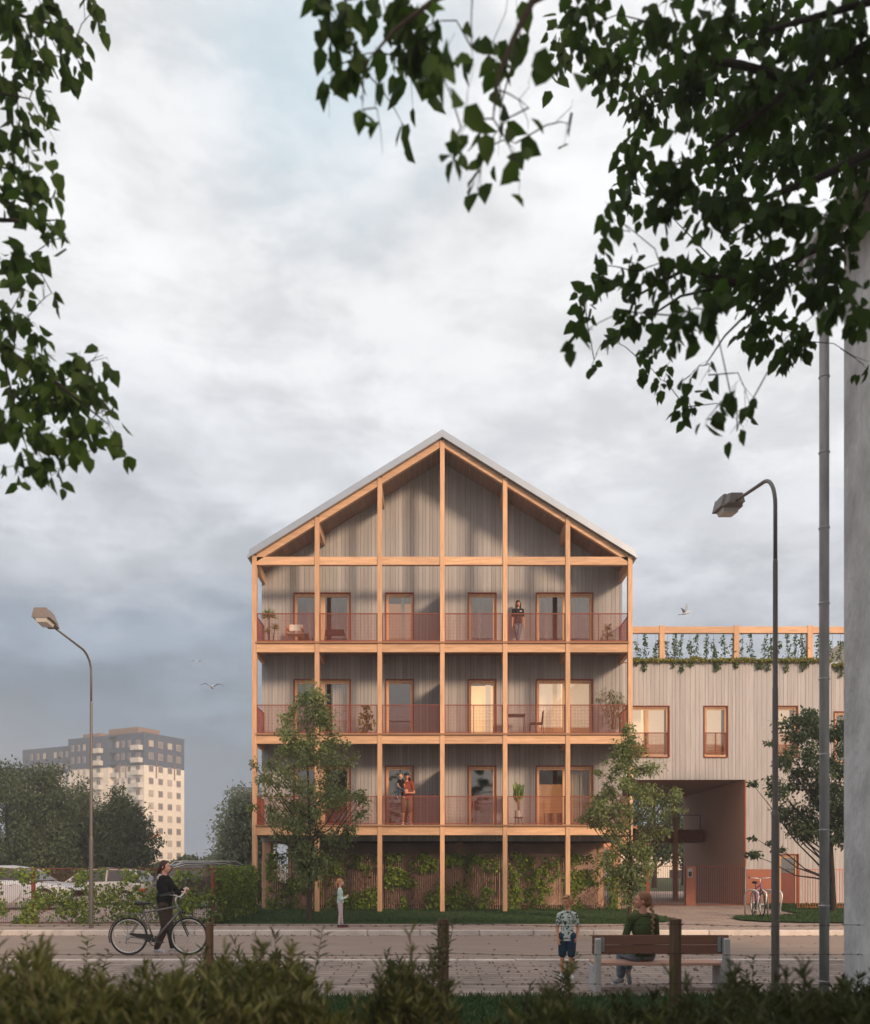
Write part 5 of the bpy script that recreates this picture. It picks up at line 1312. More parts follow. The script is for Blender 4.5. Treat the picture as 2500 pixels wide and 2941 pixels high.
# ------------------------------------------------------------ cars
def car(root, L, W, H, prof_low, prof_roof, body, wheels, tail=None, rails=False, trim=False):
    """x forward. prof_low: (x, z_belt); prof_roof: (x, z)"""
    xs = [p[0] for p in prof_low]; bm_ = MB(); vs = []; fs = []
    rows = []
    for i, (x, zb) in enumerate(prof_low):
        e = min(1, min(x, L - x) / .45); w = W / 2 * (.80 + .20 * math.sqrt(max(0, e))); z0 = .20 + .10 * (1 - e)
        rows.append([(x, -w * .97, z0), (x, -w, z0 + .22), (x, -w, zb - .14), (x, -w * .93, zb), (x, 0, zb + .03), (x, w * .93, zb), (x, w, zb - .14), (x, w, z0 + .22), (x, w * .97, z0)])
    n = len(rows[0])
    for r in rows: vs += r
    for i in range(len(rows) - 1):
        for j in range(n - 1): fs.append((i * n + j, i * n + n + j, i * n + n + j + 1, i * n + j + 1))
        fs.append((i * n + n - 1, i * n + 2 * n - 1, i * n + n, i * n))
    fs.append(tuple(range(n))); k = (len(rows) - 1) * n; fs.append(tuple(range(k + n - 1, k - 1, -1)))
    bo = bm_.add(vs, fs).build('body', body, root, local=True, smooth=False, bevel=.03)
    def hull(name, pr, inset, m, dz0=0, zl=None):
        b = MB(); vs = []; fs = []
        for (x, z) in pr:
            zb = float(np.interp(x, xs, [p[1] for p in prof_low])) - .03 if zl is None else zl(x, z); w0 = W / 2 * .91 - inset; w1 = W / 2 * (.91 - .16 * min(1, max(0, (z - zb) / .45))) - inset
            vs += [(x, -w0, zb), (x, -w1, z), (x, -w1 * .5, z + .02 * (z > zb + .1)), (x, w1 * .5, z + .02 * (z > zb + .1)), (x, w1, z), (x, w0, zb)]
        for i in range(len(pr) - 1):
            for j in range(5): fs.append((i * 6 + j, i * 6 + 6 + j, i * 6 + 7 + j, i * 6 + j + 1))
        return b.add(vs, fs).build(name, m, root, local=True, smooth=False)
    hull('windows', prof_roof, .0, M['carglass'])
    inner = [p for p in prof_roof if p[1] > max(q[1] for q in prof_roof) - .16]
    b = MB(); vs = []; fs = []
    for x, z in inner:
        w1 = W / 2 * .765; vs += [(x, -w1, z - .03), (x, -w1, z + .012), (x, 0, z + .04), (x, w1, z + .012), (x, w1, z - .03)]
    for i in range(len(inner) - 1):
        for j in range(4): fs.append((i * 5 + j, i * 5 + 5 + j, i * 5 + 6 + j, i * 5 + j + 1))
    b.add(vs, fs).build('roof', body, root, local=True)
    q = [prof_roof[0], inner[0], inner[-1], prof_roof[-1]]
    zb = lambda x: float(np.interp(x, xs, [p[1] for p in prof_low])) - .02
    for s in (-1, 1):
        for (xa, za), (xb, zb_) in ((q[0], q[1]), (q[3], q[2])): MB().bar((xa, s * W / 2 * .915, zb(xa)), (xb, s * W / 2 * .77, zb_), .05, .05).build('pillar', body, root, local=True)
        xm = (inner[0][0] + inner[-1][0]) / 2; MB().bar((xm, s * W / 2 * .925, zb(xm)), (xm, s * W / 2 * .775, max(p[1] for p in prof_roof)), .05, .06).build('pillar', body, root, local=True)
    for wx in wheels:
        for s in (-1, 1):
            w = MB(); w.tube([(wx, s * (W / 2 - .20), .33), (wx, s * (W / 2 + .005), .33)], [.33, .33], 28); wo = w.build('wheel', M['tyre'], root, local=True)
            a = MB(); a.ring((wx, s * (W / 2 + .0), .33), (0, 1, 0), .35, .022, 28, 6); a.build('wheel_arch', M['dark'], root, local=True)
            c = MB(); c.ring((wx, s * (W / 2 + .006), .33), (0, 1, 0), .215, .014, 24, 6)
            for kk in range(10): aa = R(36 * kk); c.bar((wx, s * (W / 2 + .008), .33), (wx + .21 * math.cos(aa), s * (W / 2 + .008), .33 + .21 * math.sin(aa)), .012, .026)
            c.build('rim', M['rim'], wo, local=True)
    if rails:
        b = MB()
        for s in (-1, 1):
            b.tube([(inner[0][0] + .1, s * W * .36, inner[0][1] + .03), (inner[0][0] + .3, s * W * .36, max(p[1] for p in inner) + .05), (inner[-1][0] - .3, s * W * .36, max(p[1] for p in inner) + .05), (inner[-1][0] - .1, s * W * .36, inner[-1][1] + .03)], .016, 6)
        b.build('roof_rails', M['rim'], root, local=True)
    if trim:
        b = MB()
        for s in (-1, 1):
            pr = [(prof_roof[0][0] + .1, zb(prof_roof[0][0]) + .0), (prof_roof[-1][0] - .1, zb(prof_roof[-1][0]) + .0)]; b.bar((pr[0][0], s * W / 2 * .945, pr[0][1]), (pr[1][0], s * W / 2 * .945, pr[1][1]), .012, .02)
            pp = [(x, s * W / 2 * .80, z - .04) for x, z in prof_roof]; b.tube(pp, .010, 5)
        b.build('chrome_trim', M['rim'], root, local=True)
    for s in (-1, 1):
        zc_ = prof_low[0][1] - .15; MB().box(-.01 + .02, .14, s * W * .33 - .13 * 1, s * W * .33 + .13, zc_ - .09, zc_ + .05).build('tail_light', M['tail'], root, local=True)
        MB().box(.06, .32, s * W * .465 - .02, s * W * .465 + .02 + .0, zc_ - .08, zc_ + .04).build('tail_light', M['tail'], root, local=True)
        zf = prof_low[-2][1] - .10; MB().box(L - .30, L - .06, s * W * .40 - .09, s * W * .40 + .07, zf - .12, zf - .01).build('headlight', M['glassy'], root, local=True)
        MB().ell((prof_roof[-1][0] - .35, s * (W / 2 + .06), zb(L * .6) + .10), .06, .10, .07).build('mirror', body, root, local=True)
        for xx in (.42, .60): MB().box(L * xx - .08, L * xx + .08, s * (W / 2 + .002) - .012, s * (W / 2 + .002) + .012, zb(L * .5) - .13, zb(L * .5) - .10).build('door_handle', M['rim'], root, local=True)
M['carglass'] = mat('car_glass', (.02, .022, .024), .12, .05, spec=.9); M['tail'] = mat('tail_light', (.55, .02, .02), .3, .1); M['glassy'] = mat('headlight', (.5, .5, .5), .15, .05, spec=.9)
def carpaint(n, c, metal=.3): return mat(n, c, .28, .03, 2, metal=metal, spec=.6)
sedan = [(0, .80), (.15, .98), (.7, 1.0), (1.4, .98), (3.0, .94), (3.9, .84), (4.45, .72), (4.6, .55)]
sroof = [(.55, 1.0), (1.05, 1.32), (1.6, 1.42), (2.3, 1.42), (2.8, 1.32), (3.45, .95)]
Yc = 30.2; g = .31
s1 = thing('parked_car', (PX(126, Yc - .9) - 3.75, Yc, g - .10), 'silver saloon car behind the ivy fence, cropped by the left edge', 'car', 'cars parked behind the ivy fence'); car(s1, 4.6, 1.82, 1.45, sedan, sroof, carpaint('silver_blue', (.55, .57, .62)), (.85, 3.75))
wag = [(0, .85), (.12, 1.0), (.8, 1.02), (2.2, 1.0), (3.2, .96), (4.0, .86), (4.45, .74), (4.6, .55)]
wroof = [(.10, 1.02), (.55, 1.38), (1.0, 1.46), (2.0, 1.50), (2.7, 1.40), (3.4, .98)]
Y2c = 33.8; s2 = thing('parked_car', (PX(441, Y2c), Y2c, g - .26), 'silver hatchback behind the ivy fence left of the cyclist', 'car', 'cars parked behind the ivy fence', rz=R(180)); car(s2, 4.3, 1.8, 1.5, [(x * .935, z) for x, z in wag], [(x * .935, z) for x, z in wroof], carpaint('silver', (.48, .47, .46)), (.8, 3.4))
Y3c = 30.6; s3 = thing('parked_car', (PX(421, Y3c - .9), Y3c, g - .10), 'black estate car with roof rails behind the fence beside the cyclist', 'car', 'cars parked behind the ivy fence', rz=R(27)); car(s3, 4.75, 1.88, 1.55, [(x * 1.03, z * 1.06) for x, z in wag], [(.18, 1.08), (.5, 1.42), (.9, 1.53), (2.2, 1.56), (3.0, 1.46), (3.75, 1.03)], carpaint('car_black', (.035, .035, .038), .1), (.9, 3.8), rails=True, trim=True)

# ------------------------------------------------------------ things on the balconies
def pot(c, r0, r1, h, m, parent, name='pot'):
    b = MB(); x, y, z = c; b.tube([(x, y, z), (x, y, z + h), (x, y, z + h - .02)], [r0, r1, r1 * .85], 18); return b.build(name, m, parent)
M['potw'] = mat('pot_white', (.62, .56, .50), .6, .1)
def onb(px, row, Y=28.8): return Vector((PX(px, Y), Y, DECK[row] + .003))
# yucca
c = onb(777, 0); t = thing('potted_yucca', c, 'tall spiky yucca in a pale trough at the left end of the top balcony', 'potted plant')
MB().box(c.x - .16, c.x + .12, c.y - .1, c.y + .1, c.z, c.z + .16).build('pot', M['potw'], t, bevel=.02)
b = MB()
heads = [((-.05, 0, 1.02), .28, 110), ((.14, .03, .66), .19, 60), ((-.08, -.03, .52), .16, 50), ((-.06, 0, .2), .09, 24), ((.09, 0, .2), .08, 20)]
for (o, r, n) in heads: b.tube([c + Vector((o[0] * .5, o[1], .12)), c + Vector(o)], .018, 6)
b.build('stems', M['bark'], t); C = []; D = []
for (o, r, n) in heads:
    for k in range(n): d = Vector(unit(1)[0]); d.z = abs(d.z) * 1.1 - .25; C.append(tuple(c + Vector(o))); D.append((*(d.normalized() * r), ))
leafmesh('leaves', C, D, unit(len(C)), [np.linalg.norm(d) * random.uniform(.8, 1.2) for d in D], leafmat('yucca_leaf', (.10, .17, .05), (.28, .36, .12), .25), t, width=.10, shape='lance')
# director chair
c = onb(848, 0); t = thing('folding_chair', c, 'folding wooden director chair with white canvas on the top balcony', 'chair'); w = .24
M['chairwood'] = mat('chair_wood', (.50, .19, .08), .5, .1); M['canvas'] = mat('canvas', (.74, .70, .64), .9, .05)
for s in (-1, 1):
    MB().bar(c + Vector((s * w, -.2, 0)), c + Vector((s * w, .2, .42)), .03, .03).build('leg', M['chairwood'], t); MB().bar(c + Vector((s * w, .2, 0)), c + Vector((s * w, -.2, .42)), .03, .03).build('leg', M['chairwood'], t)
    MB().bar(c + Vector((s * w, -.22, .60)), c + Vector((s * w, .22, .60)), .05, .025).build('armrest', M['chairwood'], t)
    MB().bar(c + Vector((s * w, .2, .40)), c + Vector((s * w, .26, .85)), .03, .03).build('back_post', M['chairwood'], t); MB().bar(c + Vector((s * w, -.2, .42)), c + Vector((s * w, -.2, .60)), .03, .03).build('arm_post', M['chairwood'], t)
MB().box(c.x - w, c.x + w, c.y - .2, c.y + .2, c.z + .415, c.z + .43).build('seat', M['canvas'], t)
MB().hexa([c + Vector((-w, .235, .62)), c + Vector((w, .235, .62)), c + Vector((w, .25, .62)), c + Vector((-w, .25, .62))], [c + Vector((-w, .26, .84)), c + Vector((w, .26, .84)), c + Vector((w, .275, .84)), c + Vector((-w, .275, .84))]).build('backrest', M['canvas'], t)
def table(px, row, W, Dp, H, label, Y=28.85, skirt=.0):
    c = onb(px, row, Y); t = thing('balcony_table', c, label, 'table'); m = M['tabledark']
    b = MB(); b.box(c.x - W / 2, c.x + W / 2, c.y - Dp / 2, c.y + Dp / 2, c.z + H - .025 - skirt, c.z + H)
    for k in range(6): u = c.y - Dp / 2 + Dp * (k + .5) / 6; b.box(c.x - W / 2 + .01, c.x + W / 2 - .01, u - Dp / 14, u + Dp / 14, c.z + H, c.z + H + .006)
    b.build('tabletop', m, t)
    for sx in (-1, 1):
        for sy in (-1, 1): MB().bar(c + Vector((sx * (W / 2 - .04), sy * (Dp / 2 - .04), H - .03)), c + Vector((sx * (W / 2 - .01), sy * (Dp / 2 - .02), 0)), .022, .022).build('leg', m, t)
    return t
M['tabledark'] = mat('table_dark', (.05, .022, .02), .45, .1)
c = onb(963, 0); t = thing('balcony_bench', c, 'dark slatted bench seen from behind on the top balcony', 'bench')
MB().hexa([c + Vector((-.33, -.13, .36)), c + Vector((.36, -.13, .36)), c + Vector((.36, -.11, .36)), c + Vector((-.33, -.11, .36))], [c + Vector((-.31, -.16, .56)), c + Vector((.31, -.16, .56)), c + Vector((.31, -.14, .56)), c + Vector((-.31, -.14, .56))]).build('backrest', M['tabledark'], t)
MB().box(c.x - .33, c.x + .36, c.y - .1, c.y + .25, c.z + .2, c.z + .23).build('seat', M['tabledark'], t)
for sx in (-.34, .37):
    for sy in (-.13, .24): MB().bar(c + Vector((sx, sy, 0)), c + Vector((sx * .93, sy, .40 if sy < 0 else .22)), .025, .025).build('leg', M['tabledark'], t)
MB().box(c.x - .15, c.x + .33, c.y - .05, c.y + .2, c.z + .0, c.z + .14).build('storage_crate', M['tabledark'], t)
table(1477, 1, .72, .5, .72, 'dark square table on the middle balcony left of the metal chair')
c = onb(1545, 1, 28.8); t = thing('metal_chair', c, 'dark metal chair with barred back on the middle balcony', 'chair'); m = M['tabledark']
MB().box(c.x - .26, c.x + .16, c.y - .2, c.y + .2, c.z + .42, c.z + .445).build('seat', m, t)
for a, b_ in (((-.27, -.19, 0), (-.24, -.18, .42)), ((-.27, .19, 0), (-.24, .18, .42)), ((.19, -.19, 0), (.14, -.18, .42)), ((.19, .19, 0), (.14, .18, .42))): MB().bar(c + Vector(a), c + Vector(b_), .018, .018).build('leg', m, t)
b = MB(); b.tube([c + Vector((.14, -.2, .42)), c + Vector((.18, -.2, .83)), c + Vector((.18, .2, .85)), c + Vector((.14, .2, .42))], .011, 6)
for k in range(6): y = -.14 + .056 * k; b.tube([c + Vector((.14, y, .44)), c + Vector((.18, y, .84))], .009, 5)
b.build('backrest', m, t)
def leafy(name, label, c, pots, blobs, size, m, width=.5, shape='ovate', stems=True, droop=.4, cat='potted plant'):
    t = thing(name, c, label, cat); pot(c, *pots, M['potw'], t); C = []; D = []; b = MB(); b.tube([c + Vector((0, 0, .1)), c + Vector((.01, 0, blobs[-1][0][2]))], .012, 6)
    for o, r, rz_, n in blobs:
        p = unit(n) * (rng.random((n, 1)) ** .4); C.append(np.array(c) + np.array(o) + p * np.array([r, r, rz_])); d = p.copy(); d[:, 2] -= droop; D.append(d)
        b.tube([c + Vector((0, 0, .12)), c + Vector((o[0] * .6, o[1], o[2] * .6)), c + Vector(o)], .007, 5)
    C = np.concatenate(C); D = np.concatenate(D); b.build('stems', M['bark'], t); leafmesh('leaves', C, D, unit(len(C)) + np.array([0, -.5, .6]), size * rng.uniform(.6, 1.2, len(C)), m, t, width=width, shape=shape); return t
gl = leafmat('monstera_leaf', (.05, .10, .02), (.20, .28, .05), .3)
leafy('potted_monstera', 'leafy monstera in a low white pot on the middle balcony behind the left tree', onb(1053, 1), (.1, .12, .09), [((.0, 0, .22), .2, .12, 26), ((-.13, 0, .5), .13, .16, 22), ((.13, 0, .48), .13, .2, 24), ((-.04, 0, .72), .14, .12, 16), ((.12, 0, .76), .07, .07, 8), ((.0, 0, 1.04), .07, .08, 14)], .15, gl, .75)
leafy('potted_shrub', 'small leafy plant in a pot at the right end of the top balcony', onb(1745, 0), (.12, .15, .18), [((0, 0, .30), .2, .14, 90), ((.03, 0, .5), .17, .14, 80), ((0, 0, .72), .09, .09, 40)], .09, leafmat('shrub_leaf', (.14, .15, .04), (.32, .30, .10), .3), .5)
c = onb(1762, 1, 28.9); t = leafy('potted_bamboo', 'tall feathery bamboo in a white pot at the right end of the middle balcony', c, (.15, .19, .24), [((0, 0, .5), .15, .2, 60), ((-.05, 0, .9), .26, .25, 150), ((.05, 0, 1.25), .34, .25, 190), ((-.12, 0, 1.5), .40, .12, 90), ((-.5, 0, 1.32), .14, .08, 26), ((.2, 0, 1.1), .22, .2, 60)], .17, leafmat('bamboo_leaf', (.16, .15, .06), (.36, .30, .14), .3), .12, 'lance', droop=.9)
c = onb(1490, 2, 28.75); t = thing('plant_stool', c, 'small dark three legged stool under the banana plant', 'stool')
b = MB(); b.tube([c + Vector((0, 0, .25)), c + Vector((0, 0, .28))], .16, 14); b.build('seat', M['tabledark'], t)
for a in (210, 330, 90): MB().tube([c + Vector((.1 * math.cos(R(a)), .1 * math.sin(R(a)), .25)), c + Vector((.15 * math.cos(R(a)), .15 * math.sin(R(a)), 0))], .014, 6).build('leg', M['tabledark'], t)
cp = c + Vector((0, 0, .283)); t = thing('banana_plant', cp, 'upright broad leaved plant in a pale pot standing on a dark stool', 'potted plant'); pot(cp, .12, .13, .22, M['potw'], t)
b = MB(); 
for k in range(4): b.tube([cp + Vector((.01 * k - .02, 0, .2)), cp + Vector((.02 * k - .04, .01, .55))], .018, 6)
b.build('stems', mat('banana_stem', (.22, .12, .07), .8), t)
C = []; D = []; S = []
for k in range(20):
    a = random.uniform(0, 6.28); C.append(tuple(cp + Vector((math.cos(a) * .06, math.sin(a) * .05, .45 + random.random() * .35)))); D.append((math.cos(a) * .28, math.sin(a) * .2, 1)); S.append(random.uniform(.30, .48))
leafmesh('leaves', C, D, [(math.sin(k), -1, .2) for k in range(20)], np.array(S), leafmat('banana_leaf', (.07, .17, .05), (.38, .42, .16), .35), t, width=.42, shape='oval', fold=.3)

# ------------------------------------------------------------ gulls
M['gull'] = mat('gull_white', (.88, .87, .85), .7, .05); M['gullw'] = mat('gull_grey', (.42, .43, .45), .7, .1)
def gull(px, py, Y, span, roll, yaw, pose, label):
    c = P(px, py, Y); t = thing('gull', c, label, 'gull', 'gulls in flight', rz=yaw); k = span / 1.2
    b = MB(); vs = []; fs = []
    for x, r in ((-.24, .015), (-.2, .035), (-.1, .06), (.02, .068), (.12, .05), (.17, .035), (.21, .042), (.245, .03), (.27, .012), (.30, .004)):
        for j in range(10): a = 2 * math.pi * j / 10; vs.append((0 + r * math.cos(a) * k, x * k * -1, r * .9 * math.sin(a) * k + (.02 * k if x > .15 else 0)))
    for i in range(9):
        for j in range(10): fs.append((i * 10 + j, i * 10 + (j + 1) % 10, i * 10 + 10 + (j + 1) % 10, i * 10 + 10 + j))
    b.add(vs, fs); b.add([(-.03 * k, .2 * k, 0), (.03 * k, .2 * k, 0), (.09 * k, .34 * k, 0), (-.09 * k, .34 * k, 0), (0, .22 * k, .015 * k)], [(0, 1, 2, 3), (0, 4, 1), (1, 4, 2), (2, 4, 3), (3, 4, 0)])
    b.build('body', M['gull'], t, local=True, smooth=True)
    for s in (-1, 1):
        pr = pose[0 if s < 0 else 1]; vs = []; fs = []
        for i, (u, z, cw, y) in enumerate(pr):
            vs += [(s * u * k, (y - cw * .45) * k, z * k), (s * u * k, (y + cw * .55) * k, z * k), (s * u * k, y * k, (z + .014) * k), (s * u * k, (y - .0) * k, (z - .006) * k)]
        for i in range(len(pr) - 1):
            o = i * 4; q = o + 4; fs += [(o, q, q + 2, o + 2), (o + 2, q + 2, q + 1, o + 1), (o, o + 3, q + 3, q), (o + 3, o + 1, q + 1, q + 3)]
        MB().add(vs, fs).build('wing', M['gullw'], t, local=True)
    return t
up = [(.04, .02, .15, 0), (.2, .14, .16, -.02), (.32, .17, .14, -.04), (.48, .12, .09, .02), (.60, .06, .02, .08)]
gull(610, 1975, 40, 1.22, 0, R(10), (up, up), 'largest gull with both wings spread left of the gabled roof')
gull(567, 1903, 70, 1.1, 0, R(0), (up, up), 'small distant gull above the largest one')
up2 = [(.03, .03, .15, 0), (.10, .22, .15, -.02), (.18, .38, .12, -.02), (.26, .55, .03, .02)]
lo2 = [(.03, .03, .15, 0), (.2, .10, .14, -.02), (.34, .14, .08, -.02), (.45, .17, .02, .02)]
gull(1968, 1762, 42, 1.2, 0, R(50), (lo2, up2), 'gull with one wing raised high above the roof pergola')
gull(226, 1858, 75, 1.1, 0, R(60), (up, lo2), 'faint gull left of the curved arm of the left street lamp')
# ------------------------------------------------------------ people
def remeshed(name, mb, voxel, parent, mats, colour=None, smooth=3):
    me = mb.mesh(name + '_raw'); o = bpy.data.objects.new(name + '_raw', me); COL.objects.link(o)
    md = o.modifiers.new('r', 'REMESH'); md.mode = 'VOXEL'; md.voxel_size = voxel; md.use_smooth_shade = True
    if smooth: s = o.modifiers.new('s', 'SMOOTH'); s.iterations = smooth; s.factor = .5
    dg = bpy.context.evaluated_depsgraph_get(); dg.update(); new = bpy.data.meshes.new_from_object(o.evaluated_get(dg))
    bpy.data.objects.remove(o); new.name = name
    if colour is not None:
        n = len(new.vertices); co = np.empty(n * 3); new.vertices.foreach_get('co', co); co = co.reshape(-1, 3)
        col = colour(co); a = new.color_attributes.new('tone', 'FLOAT_COLOR', 'POINT'); a.data.foreach_set('color', np.concatenate([col, np.ones((n, 1))], 1).reshape(-1).astype(np.float32))
    return link(name, new, mats, parent, (0, 0, 0))

SKINM = colmat('skin', .55, .35)
def person(label, loc, yaw, h, J=None, head=(0, 0, 0), kid=0.0, top=None, legs=None, shoes=None, hair=None, skin=(.50, .27, .18), vox=.006, hands=None, slim=1.0, extra=None, female=False, headscale=1.0):
    """local frame: faces -Y, person's left hand at +X, z up. J overrides joints (metres, local)."""
    root = thing('person', loc, label, 'person', rz=yaw)
    s = h / 1.72; V = Vector
    hs = s * (1 + .28 * kid) * headscale              # children carry bigger heads
    Jd = dict(pel=V((0, 0, .535 * h)), chest=V((0, .005 * s, .70 * h)), neck=V((0, .012 * s, .825 * h)),
              shL=V(((.148 if female else .168) * s, .01, .803 * h)), shR=V((-(.148 if female else .168) * s, .01, .803 * h)), elL=V(((.185 if female else .21) * s, .02, .625 * h)), elR=V((-(.185 if female else .21) * s, .02, .625 * h)), wrL=V((.20 * s, -.03, .48 * h)), wrR=V((-.20 * s, -.03, .48 * h)),
              hipL=V((.085 * s, 0, .51 * h)), hipR=V((-.085 * s, 0, .51 * h)), knL=V((.09 * s, -.01, .275 * h)), knR=V((-.09 * s, -.01, .275 * h)), anL=V((.09 * s, .02, .05 * h)), anR=V((-.09 * s, .02, .05 * h)))
    Jd['toeL'] = None; Jd['toeR'] = None
    for k, v in (J or {}).items(): Jd[k] = V(v)
    for k in 'LR':
        if Jd['toe' + k] is None: Jd['toe' + k] = Jd['an' + k] + V((.02 * (1 if k == 'L' else -1), -.15 * s, -.035 * h))
    hc = Jd.get('head') or Jd['neck'] + V((0, -.015 * s, .103 * h + .012 * kid))
    HM = Euler((R(head[0]), R(head[1]), R(head[2])), 'ZXY').to_matrix() if False else (Matrix.Rotation(R(head[2]), 3, 'Z') @ Matrix.Rotation(R(head[0]), 3, 'X') @ Matrix.Rotation(R(head[1]), 3, 'Y'))
    hp = lambda x, y, z: hc + HM @ V((x * hs, y * hs, z * hs))
    b = MB()
    # head
    b.ell(hc + HM @ V((0, .012, .022)) * hs, .074 * hs, .092 * hs, .088 * hs, 18, 12, M=HM); b.ell(hp(0, -.028, -.035), .056 * hs, .060 * hs, .072 * hs, 16, 10, M=HM)
    b.ell(hp(0, -.058, -.088), .024 * hs, .022 * hs, .018 * hs, 10, 8, M=HM)      # chin
    b.caps(hp(0, -.084, .012), .008 * hs, hp(0, -.104, -.030), .0125 * hs, 8); b.ell(hp(0, -.086, -.062), .022 * hs, .010 * hs, .009 * hs, 10, 6, M=HM)
    b.ell(hp(0, -.078, .028), .045 * hs, .012 * hs, .010 * hs, 10, 6, M=HM)
    for sx in (-1, 1): b.ell(hp(sx * .074, .005, -.012), .010 * hs, .020 * hs, .030 * hs, 10, 8, M=HM); b.ell(hp(sx * .035, -.062, -.028), .020 * hs, .015 * hs, .018 * hs, 8, 6, M=HM)
    b.caps(Jd['neck'] - V((0, 0, .03 * s)), .052 * s * slim, hp(0, .012, -.07), .047 * s * (1 + .1 * kid), 12)
    # torso
    wd = slim; sw = (Jd['shL'] - Jd['shR']).length / 2; pel, ch, nk = Jd['pel'], Jd['chest'], Jd['neck']
    axis = (Jd['shL'] - Jd['shR']).normalized(); az = math.atan2(axis.y, axis.x); TM = Matrix.Rotation(az, 3, 'Z')
    hax = (Jd['hipL'] - Jd['hipR']).normalized(); PM = Matrix.Rotation(math.atan2(hax.y, hax.x), 3, 'Z')
    def torso(bb, g, low=True):
        bb.ell(ch + V((0, 0, .02 * s)), (.135 * wd + g) * s, (.092 + g) * s, (.14 + g) * s, 16, 10, M=TM); bb.ell(ch.lerp(pel, .45), (.115 * wd + g) * s, (.080 + g) * s, (.13 + g) * s, 16, 10, M=TM)
        bb.ell(ch.lerp(nk, .45), (.118 * wd + g) * s, (.072 + g) * s, (.075 + g) * s, 16, 10, M=TM)
        if low: bb.ell(pel, (.135 * wd + g) * s, (.098 + g) * s, (.10 + g) * s, 16, 10, M=PM)
        if female:
            for sx in (-1, 1): bb.ell(ch + TM @ V((sx * .055 * s, -.07 * s, .01 * s)), (.055 + g) * s, (.048 + g) * s, (.055 + g) * s, 10, 8)
        for k in 'LR': bb.caps(Jd['sh' + k].lerp(nk, .62) - V((0, 0, .015 * s)), (.045 + g) * s, Jd['sh' + k], (.050 * wd + g) * s)
    torso(b, 0)
    def arm(bb, k, g, t0, t1, k2=1.0):
        """arm from shoulder; t 0..1 upper, 1..2 forearm"""
        S, E, W = Jd['sh' + k], Jd['el' + k], Jd['wr' + k]; pt = lambda t: S.lerp(E, t) if t <= 1 else E.lerp(W, t - 1)
        rr = lambda t: (.046 - .010 * t if t <= 1 else .037 - .012 * (t - 1)) * s * (wd ** .5) * k2 + g
        if t1 <= 1: bb.caps(pt(t0), rr(t0), pt(t1), rr(t1))
        else: bb.caps(pt(t0), rr(t0), E, rr(1)); bb.caps(E, rr(1), pt(t1), rr(t1))
    def leg(bb, k, g, t1, t0=0):
        Hh, K, A = Jd['hip' + k], Jd['kn' + k], Jd['an' + k]; pt = lambda t: Hh.lerp(K, t) if t <= 1 else K.lerp(A, t - 1)
        rr = lambda t: (.083 - .030 * t if t <= 1 else .053 - .020 * (t - 1)) * s * wd ** .5 + g
        if t1 <= 1: bb.caps(pt(t0), rr(t0), pt(t1), rr(t1))
        else:
            if t0 < 1: bb.caps(pt(t0), rr(t0), K, rr(1))
            bb.caps(K, rr(1), pt(t1), rr(t1))
            if g < .001: bb.caps(K.lerp(A, .12) + V((0, .012 * s, 0)), .046 * s, K.lerp(A, .5) + V((0, .014 * s, 0)), .042 * s)
    for k in 'LR':
        arm(b, k, 0, 0, 2); leg(b, k, 0, 2); b.caps(Jd['an' + k] + V((0, .02 * s, -.02 * s)), .030 * s, Jd['toe' + k], .024 * s)
        # hand
        W, E = Jd['wr' + k], Jd['el' + k]; hd = (hands or {}).get(k, {}); d = V(hd.get('d', (W - E).normalized())).normalized(); sx = 1 if k == 'L' else -1
        pn = V(hd.get('palm', (-sx, 0, 0))); pn = (pn - d * pn.dot(d)).normalized(); side = d.cross(pn).normalized() * sx; curl = hd.get('curl', 22); q = s * (1 - .08 * kid)
        if side.dot(V(hd.get('thumb', (0, -1, 0)))) < 0: side = -side
        HMt = Matrix((side, d, pn)).transposed(); b.ell(W + d * .045 * q, .038 * q, .050 * q, .016 * q, 12, 8, M=HMt); b.caps(W, .024 * q, W + d * .03 * q, .024 * q)
        for f, (o, L0) in enumerate(((.029, .062), (.010, .072), (-.010, .066), (-.029, .052))):
            p0 = W + d * .082 * q + side * o * q; c1 = R(curl); c2 = R(curl * 2.1)
            d1 = d * math.cos(c1) + pn * math.sin(c1); d2 = d * math.cos(c2) + pn * math.sin(c2)
            p1 = p0 + d1 * L0 * .52 * q; p2 = p1 + d2 * L0 * .5 * q; b.caps(p0 - d * .01 * q, .0092 * q, p1, .0085 * q, 8); b.caps(p1, .0085 * q, p2, .0072 * q, 8)
        t0 = W + d * .025 * q + side * .028 * q; dt_ = (d * .62 + side * .68 + pn * .3).normalized(); t1 = t0 + dt_ * .038 * q; t2 = t1 + (d * .85 + side * .15 + pn * .45).normalized() * .032 * q
        b.caps(t0, .012 * q, t1, .0105 * q, 8); b.caps(t1, .0105 * q, t2, .009 * q, 8)
    sk = np.array(skin)
    feats = [(hp(sx * .030, -.088, .004), .0105 * hs, (.03, .018, .012)) for sx in (-1, 1)] + [(hp(sx * u, -.088, .027), .0085 * hs, tuple(c * .35 for c in (hair or {}).get('col', (.1, .06, .04)))) for sx in (-1, 1) for u in (.020, .031, .042)] + \
            [(hp(u, -.098, -.061), .0085 * hs, (.42, .13, .10)) for u in (-.016, -.006, .006, .016)] + [(hp(sx * .04, -.07, -.03), .022 * hs, tuple(sk * np.array([1.12, .85, .82]))) for sx in (-1, 1)]
    def skincol(co):
        col = np.tile(sk, (len(co), 1)) * (1 + .05 * np.sin(co[:, :1] * 60) * np.sin(co[:, 2:3] * 47))
        for c, r, k in reversed(feats):
            d = np.linalg.norm(co - np.array(c), axis=1); w = np.clip((r - d) / (r * .35), 0, 1)[:, None]; col = col * (1 - w) + np.array(k) * w
        return col
    body = remeshed('body', b, vox, root, SKINM, skincol)
